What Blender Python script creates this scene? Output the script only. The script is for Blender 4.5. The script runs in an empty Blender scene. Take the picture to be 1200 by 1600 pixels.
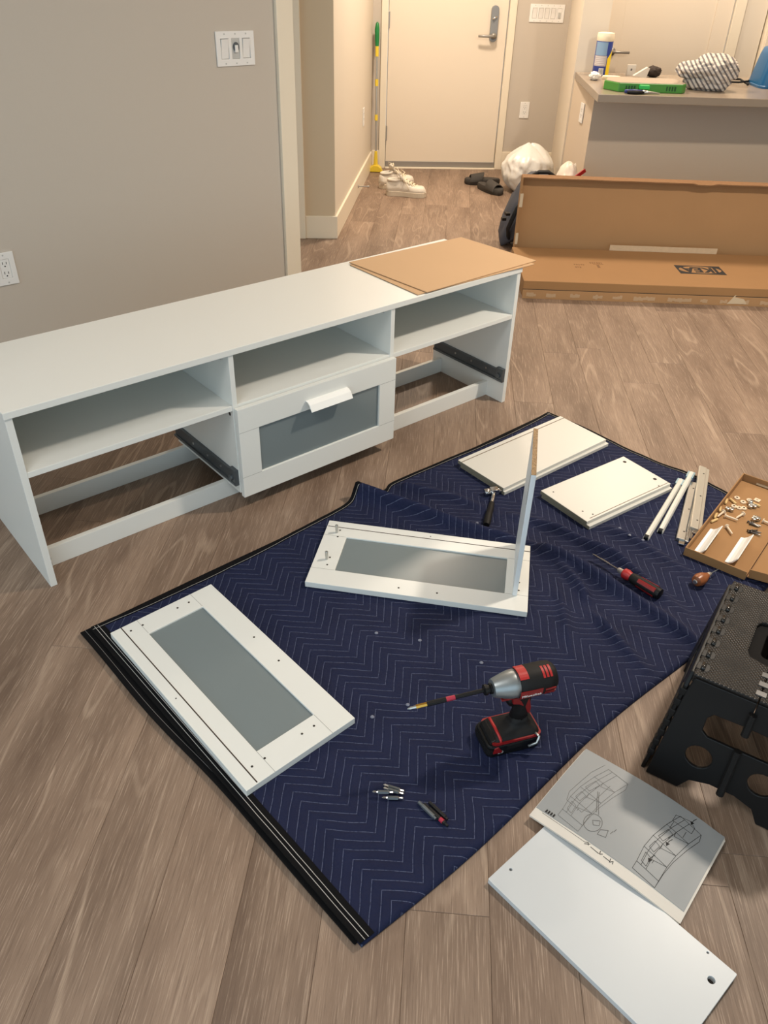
import bpy, bmesh, math, random
from mathutils import Vector, Matrix, noise
random.seed(7)
PI = math.pi
scn = bpy.context.scene
C = scn.collection

# ---------------------------------------------------------------- camera
cam = bpy.data.cameras.new('camera'); camo = bpy.data.objects.new('camera', cam); C.objects.link(camo)
Rr = ((0.9993229413, 0.0212136661, 0.0300605941), (0.0367921044, -0.5761916461, -0.8164860856), (0.0, 0.8170391693, -0.5765820259))
right, down, fwd = Vector(Rr[0]), Vector(Rr[1]), Vector(Rr[2])
right = Vector((0.9993229413, 0.0212136661, 0.0300605941)); down = fwd.cross(right)
m = Matrix.Identity(4)
for i in range(3):
    m[i][0] = right[i]; m[i][1] = -down[i]; m[i][2] = -fwd[i]
m.translation = (0, 0, 1.43915)
camo.matrix_world = m
cam.sensor_fit = 'VERTICAL'; cam.sensor_height = 36.0; cam.lens = 1244.6 / 1600 * 36
cam.shift_x = (600 - 607.4) / 1600; cam.shift_y = (795.2 - 800) / 1600
cam.clip_start = 0.02
scn.camera = camo

# ---------------------------------------------------------------- world, lamps, exposure
w = bpy.data.worlds.new('daylight'); scn.world = w; w.use_nodes = True
bg = w.node_tree.nodes['Background']; bg.inputs[0].default_value = (0.72, 0.89, 1.0, 1); bg.inputs[1].default_value = 1.5
def lamp(name, loc, power, col, size, typ='DISK', rot=(0, 0, 0), size_y=None):
    l = bpy.data.lights.new(name, 'AREA'); l.shape = typ; l.size = size; l.energy = power; l.color = col
    if size_y: l.size_y = size_y
    o = bpy.data.objects.new(name, l); C.objects.link(o); o.location = loc; o.rotation_euler = rot
    return o
WARM = (1.0, 0.78, 0.55)
lamp('ceiling_lamp', (1.78, 2.36, 2.44), 66, (1.0, 0.88, 0.74), 0.20)
lamp('fill_light', (-0.75, 0.45, 2.48), 20, (1.0, 0.98, 0.95), 0.9)  # soft overhead fill added to lift surfaces facing the camera, no known fixture
lamp('hall_lamp', (0.30, 5.55, 2.52), 50, (1.0, 0.84, 0.67), 0.30)
lamp('kitchen_lamp', (1.95, 5.80, 2.52), 34, (1.0, 0.80, 0.60), 0.30)
scn.view_settings.view_transform = 'Standard'; scn.view_settings.look = 'None'
scn.view_settings.gamma = 1.0; scn.view_settings.use_curve_mapping = False
scn.view_settings.exposure = 0.08

# ---------------------------------------------------------------- materials
def srgb(r, g, b):
    f = lambda c: (c / 255 / 12.92) if c / 255 <= 0.04045 else ((c / 255 + 0.055) / 1.055) ** 2.4
    return (f(r), f(g), f(b), 1)
MATS = {}
def M(name, col=None, rough=0.5, metal=0.0, spec=0.5, coat=0.0, bump=None, var=None, trans=0.0, alpha=None, ior=None):
    if name in MATS: return MATS[name]
    mt = bpy.data.materials.new(name); mt.use_nodes = True; MATS[name] = mt
    nt = mt.node_tree; b = nt.nodes['Principled BSDF']
    b.inputs['Base Color'].default_value = srgb(*col); b.inputs['Roughness'].default_value = rough
    b.inputs['Metallic'].default_value = metal; b.inputs['Specular IOR Level'].default_value = spec
    if coat: b.inputs['Coat Weight'].default_value = coat
    if trans: b.inputs['Transmission Weight'].default_value = trans
    if ior: b.inputs['IOR'].default_value = ior
    tc = None
    if bump or var:
        tc = nt.nodes.new('ShaderNodeTexCoord')
    if var:   # (scale, amount)
        n = nt.nodes.new('ShaderNodeTexNoise'); n.inputs['Scale'].default_value = var[0]; n.inputs['Detail'].default_value = 4
        nt.links.new(tc.outputs['Object'], n.inputs['Vector'])
        mx = nt.nodes.new('ShaderNodeMix'); mx.data_type = 'RGBA'; mx.blend_type = 'MIX'
        c = srgb(*col); a = var[1]
        mx.inputs[6].default_value = tuple(max(0, v * (1 - a)) for v in c[:3]) + (1,)
        mx.inputs[7].default_value = tuple(min(1, v * (1 + a)) for v in c[:3]) + (1,)
        nt.links.new(n.outputs['Fac'], mx.inputs[0]); nt.links.new(mx.outputs[2], b.inputs['Base Color'])
    if bump:  # (scale, strength, distance)
        n2 = nt.nodes.new('ShaderNodeTexNoise'); n2.inputs['Scale'].default_value = bump[0]; n2.inputs['Detail'].default_value = 3
        nt.links.new(tc.outputs['Object'], n2.inputs['Vector'])
        bp = nt.nodes.new('ShaderNodeBump'); bp.inputs['Strength'].default_value = bump[1]; bp.inputs['Distance'].default_value = bump[2]
        nt.links.new(n2.outputs['Fac'], bp.inputs['Height']); nt.links.new(bp.outputs[0], b.inputs['Normal'])
    return mt
GREIGE = M('greige_paint', (193, 183, 170), 0.75, bump=(160, 0.08, 0.002))
CREAM = M('cream_paint', (216, 206, 190), 0.6, bump=(120, 0.05, 0.001))
TRIM = M('trim_paint', (232, 221, 200), 0.38)
CEIL = M('ceiling_paint', (232, 228, 220), 0.9)
DOORP = M('door_paint', (228, 215, 196), 0.45)
WHITE = M('white_laminate', (224, 225, 220), 0.32, var=(3, 0.01))
WHITE2 = M('white_foil_board', (212, 210, 202), 0.35)
WBACK = M('white_hardboard', (214, 216, 206), 0.45)
FROST = M('frosted_glass', (118, 128, 130), 0.28, spec=0.5, var=(2, 0.03))
PLAST = M('white_plastic', (232, 230, 226), 0.3)
PLASTG = M('grey_plastic', (188, 188, 184), 0.35)
DARK = M('dark_slot', (30, 27, 25), 0.6)
HOLE = M('drilled_hole', (52, 46, 40), 0.8)
STEEL = M('galvanised_steel', (190, 190, 186), 0.28, metal=0.9, var=(30, 0.08))
STEELD = M('dark_grey_steel', (96, 102, 106), 0.42, metal=0.6)
SATIN = M('satin_nickel', (158, 154, 148), 0.4, metal=0.55)
CHROME = M('chrome', (205, 205, 205), 0.12, metal=1.0)
BOARDC = M('cardboard', (152, 114, 73), 0.85, var=(9, 0.05), bump=(90, 0.06, 0.001))
BOARDD = M('cardboard_inside', (166, 128, 88), 0.9, var=(6, 0.06), bump=(90, 0.06, 0.001))
BOARDE = M('cardboard_edge', (140, 104, 70), 0.9, var=(60, 0.2))
HARDB = M('raw_hardboard', (198, 162, 122), 0.75, var=(5, 0.03))
HARDE = M('hardboard_edge', (120, 84, 56), 0.8)
CHIP = M('raw_chipboard', (150, 124, 92), 0.9, var=(230, 1.1), bump=(230, 0.6, 0.002))
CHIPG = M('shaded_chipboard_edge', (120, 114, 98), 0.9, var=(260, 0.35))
BLACKP = M('black_plastic', (13, 13, 14), 0.45, spec=0.3)
BLACKR = M('black_rubber', (18, 17, 17), 0.6, spec=0.3)
BLACKT = M('black_tape', (11, 11, 13), 0.85, spec=0.15, bump=(400, 0.25, 0.001))
THREAD = M('white_thread', (176, 174, 170), 0.8)
REDP = M('red_plastic', (132, 20, 22), 0.38)
REDB = M('bright_red_plastic', (170, 34, 34), 0.4)
ALU = M('cast_aluminium', (150, 156, 158), 0.38, metal=0.75, bump=(60, 0.1, 0.001))
GOLD = M('titanium_gold_tip', (196, 152, 70), 0.3, metal=1.0)
WOODH = M('varnished_wood', (142, 82, 44), 0.35, var=(40, 0.25))
DOWEL = M('birch_dowel', (216, 186, 130), 0.7)
OFFW = M('offwhite_plastic', (226, 206, 178), 0.45)
INK = M('black_ink', (26, 24, 24), 0.7)
INKF = M('grey_ink', (92, 90, 88), 0.7)
PAPER = M('matte_paper', (214, 208, 198), 0.55, var=(4, 0.03))
PAPERC = M('shaded_coated_paper', (150, 152, 152), 0.42, spec=0.35, var=(3, 0.04))  # shadow over the open page is put into this grey
TAPE = M('pale_tape', (196, 178, 150), 0.5)
def mat_planks():
    mt = bpy.data.materials.new('oak_vinyl_planks'); mt.use_nodes = True; nt = mt.node_tree; N = nt.nodes; L = nt.links
    b = N['Principled BSDF']; tc = N.new('ShaderNodeTexCoord'); oi = N.new('ShaderNodeObjectInfo')
    off = N.new('ShaderNodeVectorMath'); off.operation = 'SCALE'; off.inputs[0].default_value = (37.0, 91.0, 13.0)
    L.new(oi.outputs['Random'], off.inputs['Scale'])
    add = N.new('ShaderNodeVectorMath'); add.operation = 'ADD'; L.new(tc.outputs['Object'], add.inputs[0]); L.new(off.outputs[0], add.inputs[1])
    def mapped(sx, sy):
        mp = N.new('ShaderNodeMapping'); mp.inputs['Scale'].default_value = (sx, sy, 1); L.new(add.outputs[0], mp.inputs[0]); return mp
    # broad tone
    n1 = N.new('ShaderNodeTexNoise'); n1.inputs['Scale'].default_value = 1; n1.inputs['Detail'].default_value = 3; L.new(mapped(9, 1.6).outputs[0], n1.inputs['Vector'])
    # cathedral lines: distorted wave
    wv = N.new('ShaderNodeTexNoise'); wv.inputs['Scale'].default_value = 1; wv.inputs['Detail'].default_value = 1.5; wv.inputs['Distortion'].default_value = 0.3
    L.new(mapped(7, 1.05).outputs[0], wv.inputs['Vector'])
    mu = N.new('ShaderNodeMath'); mu.operation = 'MULTIPLY'; mu.inputs[1].default_value = 58; L.new(wv.outputs['Fac'], mu.inputs[0])
    sn = N.new('ShaderNodeMath'); sn.operation = 'SINE'; L.new(mu.outputs[0], sn.inputs[0])
    rp = N.new('ShaderNodeMapRange'); rp.inputs[1].default_value = 0.72; rp.inputs[2].default_value = 1.0; rp.inputs[3].default_value = 0; rp.inputs[4].default_value = 1; L.new(sn.outputs[0], rp.inputs[0])
    # patch mask so that lines come and go
    pm = N.new('ShaderNodeTexNoise'); pm.inputs['Scale'].default_value = 1; pm.inputs['Detail'].default_value = 2; L.new(mapped(6, 2.5).outputs[0], pm.inputs['Vector'])
    pr = N.new('ShaderNodeMapRange'); pr.inputs[1].default_value = 0.45; pr.inputs[2].default_value = 0.62; L.new(pm.outputs['Fac'], pr.inputs[0])
    ml = N.new('ShaderNodeMath'); ml.operation = 'MULTIPLY'; L.new(rp.outputs[0], ml.inputs[0]); L.new(pr.outputs[0], ml.inputs[1])
    # fine pores
    fp = N.new('ShaderNodeTexNoise'); fp.inputs['Scale'].default_value = 1; fp.inputs['Detail'].default_value = 4; fp.inputs['Roughness'].default_value = 0.65; L.new(mapped(400, 12).outputs[0], fp.inputs['Vector'])
    fr = N.new('ShaderNodeMapRange'); fr.inputs[1].default_value = 0.54; fr.inputs[2].default_value = 0.68; L.new(fp.outputs['Fac'], fr.inputs[0])
    r1 = N.new('ShaderNodeValToRGB'); e = r1.color_ramp.elements
    e[0].position = 0.3; e[0].color = srgb(112, 92, 77); e[1].position = 0.72; e[1].color = srgb(148, 126, 108)
    L.new(n1.outputs['Fac'], r1.inputs[0])
    vr = N.new('ShaderNodeMapRange'); vr.inputs[3].default_value = 0.93; vr.inputs[4].default_value = 1.06; L.new(oi.outputs['Random'], vr.inputs[0])
    m0 = N.new('ShaderNodeVectorMath'); m0.operation = 'SCALE'; L.new(r1.outputs[0], m0.inputs[0]); L.new(vr.outputs[0], m0.inputs['Scale'])
    m1 = N.new('ShaderNodeMix'); m1.data_type = 'RGBA'; m1.inputs[7].default_value = srgb(196, 174, 152)
    f1 = N.new('ShaderNodeMath'); f1.operation = 'MULTIPLY'; f1.inputs[1].default_value = 0.32; L.new(ml.outputs[0], f1.inputs[0])
    L.new(f1.outputs[0], m1.inputs[0]); L.new(m0.outputs[0], m1.inputs[6])
    m2 = N.new('ShaderNodeMix'); m2.data_type = 'RGBA'; m2.inputs[7].default_value = srgb(188, 166, 146)
    f2 = N.new('ShaderNodeMath'); f2.operation = 'MULTIPLY'; f2.inputs[1].default_value = 0.5; L.new(fr.outputs[0], f2.inputs[0])
    L.new(f2.outputs[0], m2.inputs[0]); L.new(m1.outputs[2], m2.inputs[6])
    dk = N.new('ShaderNodeMapRange'); dk.inputs[1].default_value = 0.46; dk.inputs[2].default_value = 0.3; L.new(fp.outputs['Fac'], dk.inputs[0])
    m3 = N.new('ShaderNodeMix'); m3.data_type = 'RGBA'; m3.inputs[7].default_value = srgb(92, 74, 62)
    f3 = N.new('ShaderNodeMath'); f3.operation = 'MULTIPLY'; f3.inputs[1].default_value = 0.55; L.new(dk.outputs[0], f3.inputs[0])
    L.new(f3.outputs[0], m3.inputs[0]); L.new(m2.outputs[2], m3.inputs[6])
    L.new(m3.outputs[2], b.inputs['Base Color'])
    b.inputs['Roughness'].default_value = 0.5; b.inputs['Specular IOR Level'].default_value = 0.35
    bp = N.new('ShaderNodeBump'); bp.inputs['Strength'].default_value = 0.25; bp.inputs['Distance'].default_value = 0.0006
    L.new(fp.outputs['Fac'], bp.inputs['Height']); L.new(bp.outputs[0], b.inputs['Normal'])
    return mt
PLANK = mat_planks()
SUBF = M('dark_subfloor', (70, 56, 46), 0.9)
def mat_blanket():
    mt = bpy.data.materials.new('quilted_navy_cotton'); mt.use_nodes = True; nt = mt.node_tree; N = nt.nodes; L = nt.links
    b = N['Principled BSDF']; tc = N.new('ShaderNodeTexCoord'); sp = N.new('ShaderNodeSeparateXYZ')
    wn = N.new('ShaderNodeTexNoise'); wn.inputs['Scale'].default_value = 9; wn.inputs['Detail'].default_value = 2; L.new(tc.outputs['Object'], wn.inputs['Vector'])
    ws = N.new('ShaderNodeVectorMath'); ws.operation = 'SCALE'; ws.inputs['Scale'].default_value = 0.012; L.new(wn.outputs['Color'], ws.inputs[0])
    wa = N.new('ShaderNodeVectorMath'); wa.operation = 'ADD'; L.new(tc.outputs['Object'], wa.inputs[0]); L.new(ws.outputs[0], wa.inputs[1])
    L.new(wa.outputs[0], sp.inputs[0])
    def mt_(op, a, bb=None, c=None):
        n = N.new('ShaderNodeMath'); n.operation = op
        for i, v in enumerate((a, bb, c)):
            if v is None: continue
            if isinstance(v, (int, float)): n.inputs[i].default_value = v
            else: L.new(v, n.inputs[i])
        return n.outputs[0]
    P = 0.137
    # triangle wave of s, amplitude P/2
    s = mt_('ADD', sp.outputs['X'], -0.217 + 10 * P)
    tri = mt_('PINGPONG', s, P / 2)
    y = mt_('MULTIPLY', sp.outputs['Y'], -1)
    q = mt_('SUBTRACT', y, tri)
    q = mt_('ADD', q, -0.74 + 2.75)
    d = mt_('PINGPONG', q, 0.0275 / 2)          # distance to the stitch line along t (0 at the line)
    line = N.new('ShaderNodeMapRange'); line.inputs[1].default_value = 0.0011; line.inputs[2].default_value = 0.0006; L.new(d, line.inputs[0])
    dash = N.new('ShaderNodeTexNoise'); dash.inputs['Scale'].default_value = 240; L.new(tc.outputs['Object'], dash.inputs['Vector'])
    dr = N.new('ShaderNodeMapRange'); dr.inputs[1].default_value = 0.38; dr.inputs[2].default_value = 0.5; dr.inputs[3].default_value = 0.35; L.new(dash.outputs['Fac'], dr.inputs[0])
    fac = mt_('MULTIPLY', line.outputs[0], dr.outputs[0]); fac = mt_('MULTIPLY', fac, 0.62)
    nz = N.new('ShaderNodeTexNoise'); nz.inputs['Scale'].default_value = 14; nz.inputs['Detail'].default_value = 5; L.new(tc.outputs['Object'], nz.inputs['Vector'])
    mx = N.new('ShaderNodeMix'); mx.data_type = 'RGBA'; mx.inputs[6].default_value = srgb(17, 23, 50); mx.inputs[7].default_value = srgb(28, 35, 66); L.new(nz.outputs['Fac'], mx.inputs[0])
    m2 = N.new('ShaderNodeMix'); m2.data_type = 'RGBA'; m2.inputs[7].default_value = srgb(100, 108, 134); L.new(mx.outputs[2], m2.inputs[6]); L.new(fac, m2.inputs[0])
    L.new(m2.outputs[2], b.inputs['Base Color'])
    b.inputs['Roughness'].default_value = 0.85; b.inputs['Specular IOR Level'].default_value = 0.25
    b.inputs['Sheen Weight'].default_value = 0.0
    puff = N.new('ShaderNodeMapRange'); puff.inputs[1].default_value = 0.0; puff.inputs[2].default_value = 0.008; puff.interpolation_type = 'SMOOTHERSTEP'; L.new(d, puff.inputs[0])
    weave = N.new('ShaderNodeTexNoise'); weave.inputs['Scale'].default_value = 70; weave.inputs['Detail'].default_value = 3; L.new(tc.outputs['Object'], weave.inputs['Vector'])
    h = mt_('ADD', mt_('MULTIPLY', puff.outputs[0], 0.0012), mt_('MULTIPLY', weave.outputs['Fac'], 0.0035))
    bp = N.new('ShaderNodeBump'); bp.inputs['Strength'].default_value = 0.9; bp.inputs['Distance'].default_value = 1.0
    L.new(h, bp.inputs['Height']); L.new(bp.outputs[0], b.inputs['Normal'])
    return mt
QUILT = mat_blanket()
def mat_stripes():
    mt = bpy.data.materials.new('striped_cotton'); mt.use_nodes = True; nt = mt.node_tree; N = nt.nodes; L = nt.links
    b = N['Principled BSDF']; tc = N.new('ShaderNodeTexCoord')
    uv = N.new('ShaderNodeAttribute'); uv.attribute_name = 'fold'; uv.attribute_type = 'GEOMETRY'
    wv = N.new('ShaderNodeTexWave'); wv.inputs['Scale'].default_value = 15; wv.inputs['Distortion'].default_value = 2.0; wv.inputs['Detail Scale'].default_value = 0.12; wv.inputs['Detail'].default_value = 1
    mp = N.new('ShaderNodeMapping'); mp.inputs['Rotation'].default_value = (0.5, 0.6, 0.5); L.new(tc.outputs['Object'], mp.inputs[0]); L.new(mp.outputs[0], wv.inputs['Vector'])
    r = N.new('ShaderNodeValToRGB'); e = r.color_ramp.elements; e[0].position = 0.28; e[0].color = srgb(112, 108, 110); e[1].position = 0.5; e[1].color = srgb(204, 196, 186)
    L.new(wv.outputs['Fac'], r.inputs[0]); L.new(r.outputs[0], b.inputs['Base Color']); b.inputs['Roughness'].default_value = 0.9
    return mt
STRIPE = mat_stripes()
def mat_tread():
    mt = bpy.data.materials.new('ribbed_black_tread'); mt.use_nodes = True; nt = mt.node_tree; N = nt.nodes; L = nt.links
    b = N['Principled BSDF']; b.inputs['Base Color'].default_value = srgb(26, 23, 21); b.inputs['Roughness'].default_value = 0.5; b.inputs['Specular IOR Level'].default_value = 0.3
    tc = N.new('ShaderNodeTexCoord'); mp = N.new('ShaderNodeMapping'); mp.inputs['Scale'].default_value = (170, 170, 1); mp.inputs['Rotation'].default_value = (0, 0, 0.785)
    ck = N.new('ShaderNodeTexVoronoi'); ck.inputs['Scale'].default_value = 1; ck.inputs['Randomness'].default_value = 0
    L.new(tc.outputs['Object'], mp.inputs[0]); L.new(mp.outputs[0], ck.inputs['Vector'])
    n = N.new('ShaderNodeTexNoise'); n.inputs['Scale'].default_value = 24; n.inputs['Detail'].default_value = 6; L.new(tc.outputs['Object'], n.inputs['Vector'])
    mr = N.new('ShaderNodeMapRange'); mr.inputs[1].default_value = 0.4; mr.inputs[2].default_value = 0.75; mr.inputs[3].default_value = 0.36; mr.inputs[4].default_value = 0.62; L.new(n.outputs['Fac'], mr.inputs[0]); L.new(mr.outputs[0], b.inputs['Roughness'])
    bp = N.new('ShaderNodeBump'); bp.inputs['Strength'].default_value = 1.0; bp.inputs['Distance'].default_value = 0.0022; bp.invert = True
    L.new(ck.outputs['Distance'], bp.inputs['Height']); L.new(bp.outputs[0], b.inputs['Normal'])
    return mt
TREAD = mat_tread()

# ---------------------------------------------------------------- mesh helpers
def BM(): return bmesh.new()
def box(bm, lo, hi, mat=None):
    x0, y0, z0 = lo; x1, y1, z1 = hi
    vs = [bm.verts.new(v) for v in ((x0, y0, z0), (x1, y0, z0), (x1, y1, z0), (x0, y1, z0), (x0, y0, z1), (x1, y0, z1), (x1, y1, z1), (x0, y1, z1))]
    if mat is not None:
        for v in vs: v.co = mat @ v.co
    for f in ((0, 3, 2, 1), (4, 5, 6, 7), (0, 1, 5, 4), (1, 2, 6, 5), (2, 3, 7, 6), (3, 0, 4, 7)): bm.faces.new([vs[i] for i in f])
    return bm
def prism(bm, poly, z0, z1, mat=None):
    a = [bm.verts.new((x, y, z0)) for x, y in poly]; b = [bm.verts.new((x, y, z1)) for x, y in poly]
    if mat is not None:
        for v in a + b: v.co = mat @ v.co
    n = len(poly); bm.faces.new(a[::-1]); bm.faces.new(b)
    for i in range(n): bm.faces.new((a[i], a[(i + 1) % n], b[(i + 1) % n], b[i]))
    return bm
def frame_of(d):
    d = Vector(d).normalized(); up = Vector((0, 0, 1)) if abs(d.z) < 0.9 else Vector((1, 0, 0))
    x = up.cross(d).normalized(); y = d.cross(x); return x, y, d
def rings(bm, rs, closed=True, caps=True, wrap=False):
    vs = [[bm.verts.new(p) for p in r] for r in rs]; n = len(vs[0])
    pairs = list(zip(vs[:-1], vs[1:])) + ([(vs[-1], vs[0])] if wrap else [])
    for a, b in pairs:
        for i in range(n if closed else n - 1): bm.faces.new((a[i], a[(i + 1) % n], b[(i + 1) % n], b[i]))
    if caps and closed and not wrap: bm.faces.new(vs[0][::-1]); bm.faces.new(vs[-1])
    return bm
def tube(bm, pts, r, n=8, caps=True, flat=1.0):
    pts = [Vector(p) for p in pts]; rr = r if isinstance(r, (list, tuple)) else [r] * len(pts); R = []
    x = None
    for i, p in enumerate(pts):
        d = (pts[min(i + 1, len(pts) - 1)] - pts[max(i - 1, 0)]).normalized()
        if x is None: x, y, _ = frame_of(d)
        x = (x - d * x.dot(d)).normalized(); y = d.cross(x)
        R.append([p + (x * math.cos(2 * PI * k / n) + y * math.sin(2 * PI * k / n) * flat) * rr[i] for k in range(n)])
    return rings(bm, R, caps=caps)
def lathe(bm, prof, axis='z', origin=(0, 0, 0), n=20, mat=None):
    R = []
    for r, h in prof:
        ring = []
        for k in range(n):
            c, s = math.cos(2 * PI * k / n) * max(r, 1e-5), math.sin(2 * PI * k / n) * max(r, 1e-5)
            p = Vector({'z': (c, s, h), 'x': (h, c, s), 'y': (s, h, c)}[axis]) + Vector(origin)
            ring.append(mat @ p if mat is not None else p)
        R.append(ring)
    return rings(bm, R)
def plate(bm, outer, holes, z0, z1, mat=None):
    es = []
    for lp in [outer] + holes:
        vs = [bm.verts.new((x, y, z0)) for x, y in lp]
        es += [bm.edges.new((vs[i], vs[(i + 1) % len(vs)])) for i in range(len(vs))]
    g = bmesh.ops.triangle_fill(bm, edges=es, use_beauty=True)
    fs = [f for f in g['geom'] if isinstance(f, bmesh.types.BMFace)]
    ex = bmesh.ops.extrude_face_region(bm, geom=fs)
    nv = [v for v in ex['geom'] if isinstance(v, bmesh.types.BMVert)]
    for v in nv: v.co.z = z1
    if mat is not None:
        for v in bm.verts: v.co = mat @ v.co
    bmesh.ops.recalc_face_normals(bm, faces=bm.faces)
    return bm
def circ(cx, cy, r, n=16, ry=None): return [(cx + r * math.cos(2 * PI * k / n), cy + (ry or r) * math.sin(2 * PI * k / n)) for k in range(n)]
def rrect(x0, y0, x1, y1, r, n=4):
    o = []
    for cx, cy, a in ((x1 - r, y1 - r, 0), (x0 + r, y1 - r, PI / 2), (x0 + r, y0 + r, PI), (x1 - r, y0 + r, 1.5 * PI)):
        for k in range(n + 1): o.append((cx + r * math.cos(a + PI / 2 * k / n), cy + r * math.sin(a + PI / 2 * k / n)))
    return o
def rect(x0, y0, x1, y1): return [(x0, y0), (x1, y0), (x1, y1), (x0, y1)]
def obj(name, bm, mat, parent=None, bev=0, smooth=False, loc=None, rot=None):
    bmesh.ops.recalc_face_normals(bm, faces=bm.faces)
    me = bpy.data.meshes.new(name); bm.to_mesh(me); bm.free()
    if smooth:
        for p in me.polygons: p.use_smooth = True
    if isinstance(mat, (list, tuple)):
        for x in mat: me.materials.append(x)
    else: me.materials.append(mat)
    o = bpy.data.objects.new(name, me); C.objects.link(o)
    if parent: o.parent = parent
    if loc is not None: o.location = loc
    if rot is not None: o.rotation_euler = rot
    if bev:
        md = o.modifiers.new('bevel', 'BEVEL'); md.width = bev; md.segments = 2; md.limit_method = 'ANGLE'; md.angle_limit = 0.7
        if smooth: pass
    return o
def smooth_angle(o, ang=0.7):
    me = o.data
    for p in me.polygons: p.use_smooth = True
    try: me.set_sharp_from_angle(angle=ang)
    except Exception: pass
    return o
def thing(name, label, cat, loc=(0, 0, 0), rz=0, group=None):
    o = bpy.data.objects.new(name, None); C.objects.link(o); o.empty_display_size = 0.05
    o.location = loc; o.rotation_euler = (0, 0, rz); o['label'] = label; o['category'] = cat
    if group: o['group'] = group
    return o
def tag(o, label, cat, group=None):
    o['label'] = label; o['category'] = cat
    if group: o['group'] = group
    return o
def struct(o): o['kind'] = 'structure'; return o
def bx(name, lo, hi, mat, parent=None, bev=0): return obj(name, box(BM(), lo, hi), mat, parent, bev)
def text_mesh(name, body, size, mat, parent, mtx, extrude=0.0003, align='CENTER', sx=1.0, bold=0.0):
    cu = bpy.data.curves.new(name, 'FONT'); cu.body = body; cu.size = size; cu.extrude = extrude; cu.align_x = align; cu.align_y = 'CENTER'; cu.offset = bold; cu.resolution_u = 2
    t = bpy.data.objects.new(name, cu); C.objects.link(t)
    dg = bpy.context.evaluated_depsgraph_get(); me = bpy.data.meshes.new_from_object(t.evaluated_get(dg)); bpy.data.objects.remove(t)
    me.materials.clear(); me.materials.append(mat)
    o = bpy.data.objects.new(name, me); C.objects.link(o); o.parent = parent
    o.matrix_local = mtx @ Matrix.Diagonal((sx, 1, 1, 1)); return o
def dup(root, loc, rz=None, rot=None, label=None):
    r = root.copy(); C.objects.link(r); r.location = loc
    if rz is not None: r.rotation_euler = (root.rotation_euler.x, root.rotation_euler.y, rz)
    if rot is not None: r.rotation_euler = rot
    if label: r['label'] = label
    for ch in list(root.children):
        c = ch.copy(); C.objects.link(c); c.parent = r
        for g in ch.children:
            d = g.copy(); C.objects.link(d); d.parent = c
    return r
def sstep(a, b, x):
    t = min(1, max(0, (x - a) / (b - a))); return t * t * (3 - 2 * t)

# ================================================================ STRUCTURE
ROOM_YAW = -0.0545
floor = struct(bx('floor', (-4.2, -2.6, -0.06), (4.4, 8.0, -0.0045), SUBF))
pw, plen = 0.1524, 1.22
pm = BM(); box(pm, (-pw / 2 + 0.0002, -plen / 2 + 0.0002, -0.0044), (pw / 2 - 0.0002, plen / 2 - 0.0002, 0.0))
bmesh.ops.bevel(pm, geom=[e for e in pm.edges if all(v.co.z > -0.001 for v in e.verts)], offset=0.0007, segments=1, affect='EDGES')
pme = bpy.data.meshes.new('plank'); pm.to_mesh(pme); pm.free(); pme.materials.append(PLANK)
cr, sr = math.cos(ROOM_YAW), math.sin(ROOM_YAW)
anchor = Vector((0.059, 0.77))        # a seam crossing seen in the foreground
cands = []
for i in range(-26, 28):
    ph = {0: 0.0, -1: 0.52, -2: 0.30, -3: 0.72, -4: 0.12}.get(i, random.random()) * plen
    if i == 0: ph = plen * 0.5 + 0.0
    for j in range(-3, 7):
        lx = (i + 0.5) * pw; ly = j * plen + ph
        wx = anchor.x + lx * cr - ly * sr; wy = anchor.y + lx * sr + ly * cr
        wx2, wy2 = wx, wy
        # distance outside the viewed wedge
        edge = 0.52 * max(wy, 0) + 0.75
        score = max(0, abs(wx - 0.05) - edge)
        if wy < -0.9 or wy > 7.6 or wx < -3.3 or wx > 3.3: continue
        cands.append((score * 2 + max(0, -wy) + max(0, abs(wx) - 2.2) * 0.5 + (0.35 if wx > 1.5 and wy > 5.0 else 0), wx, wy))
cands.sort()
for _, wx, wy in cands[:298]:
    o = bpy.data.objects.new('plank', pme); C.objects.link(o); o.parent = floor; o.location = (wx, wy, 0); o.rotation_euler = (0, 0, ROOM_YAW)
rest = BM()
for _, wx, wy in cands[298:]:
    mtx = Matrix.Translation((wx, wy, 0)) @ Matrix.Rotation(ROOM_YAW, 4, 'Z')
    box(rest, (-pw / 2 + 0.0003, -plen / 2 + 0.0003, -0.0044), (pw / 2 - 0.0003, plen / 2 - 0.0003, 0), mtx)
if len(rest.verts):
    o = obj('outer_planks', rest, PLANK, floor); o['kind'] = 'stuff'
else: rest.free()
struct(bx('ceiling', (-4.2, -2.6, 2.60), (4.4, 8.0, 2.66), CEIL))

def wall_box(name, A, B, h, th, mat, z0=0.0, side=1):
    """a wall from A to B on the floor plan, thickness th to the left (side=1) of A->B"""
    A = Vector(A); B = Vector(B); d = (B - A); L = d.length; yaw = math.atan2(d.y, d.x)
    o = obj(name, box(BM(), (0, 0 if side > 0 else -th, z0), (L, th if side > 0 else 0, h)), mat)
    o.location = (A.x, A.y, 0); o.rotation_euler = (0, 0, yaw); return struct(o)
# left wall (diagonal, behind the tv bench)
W1o = Vector((-0.6403, 3.4269)); W1d = Vector((0.75522, 0.65547))
wl = wall_box('wall_left', W1o - W1d * 3.9, W1o + W1d * 0.18, 2.6, 0.12, GREIGE)
bx('trim_end', (4.08, -0.016, 0.0), (4.155, 0.136, 2.6), TRIM, wl, 0.002)
W1L = lambda s: 3.9 + s
bx('baseboard', (0, -0.014, 0.0), (4.08, 0.0, 0.13), TRIM, wl, 0.002)
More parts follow.
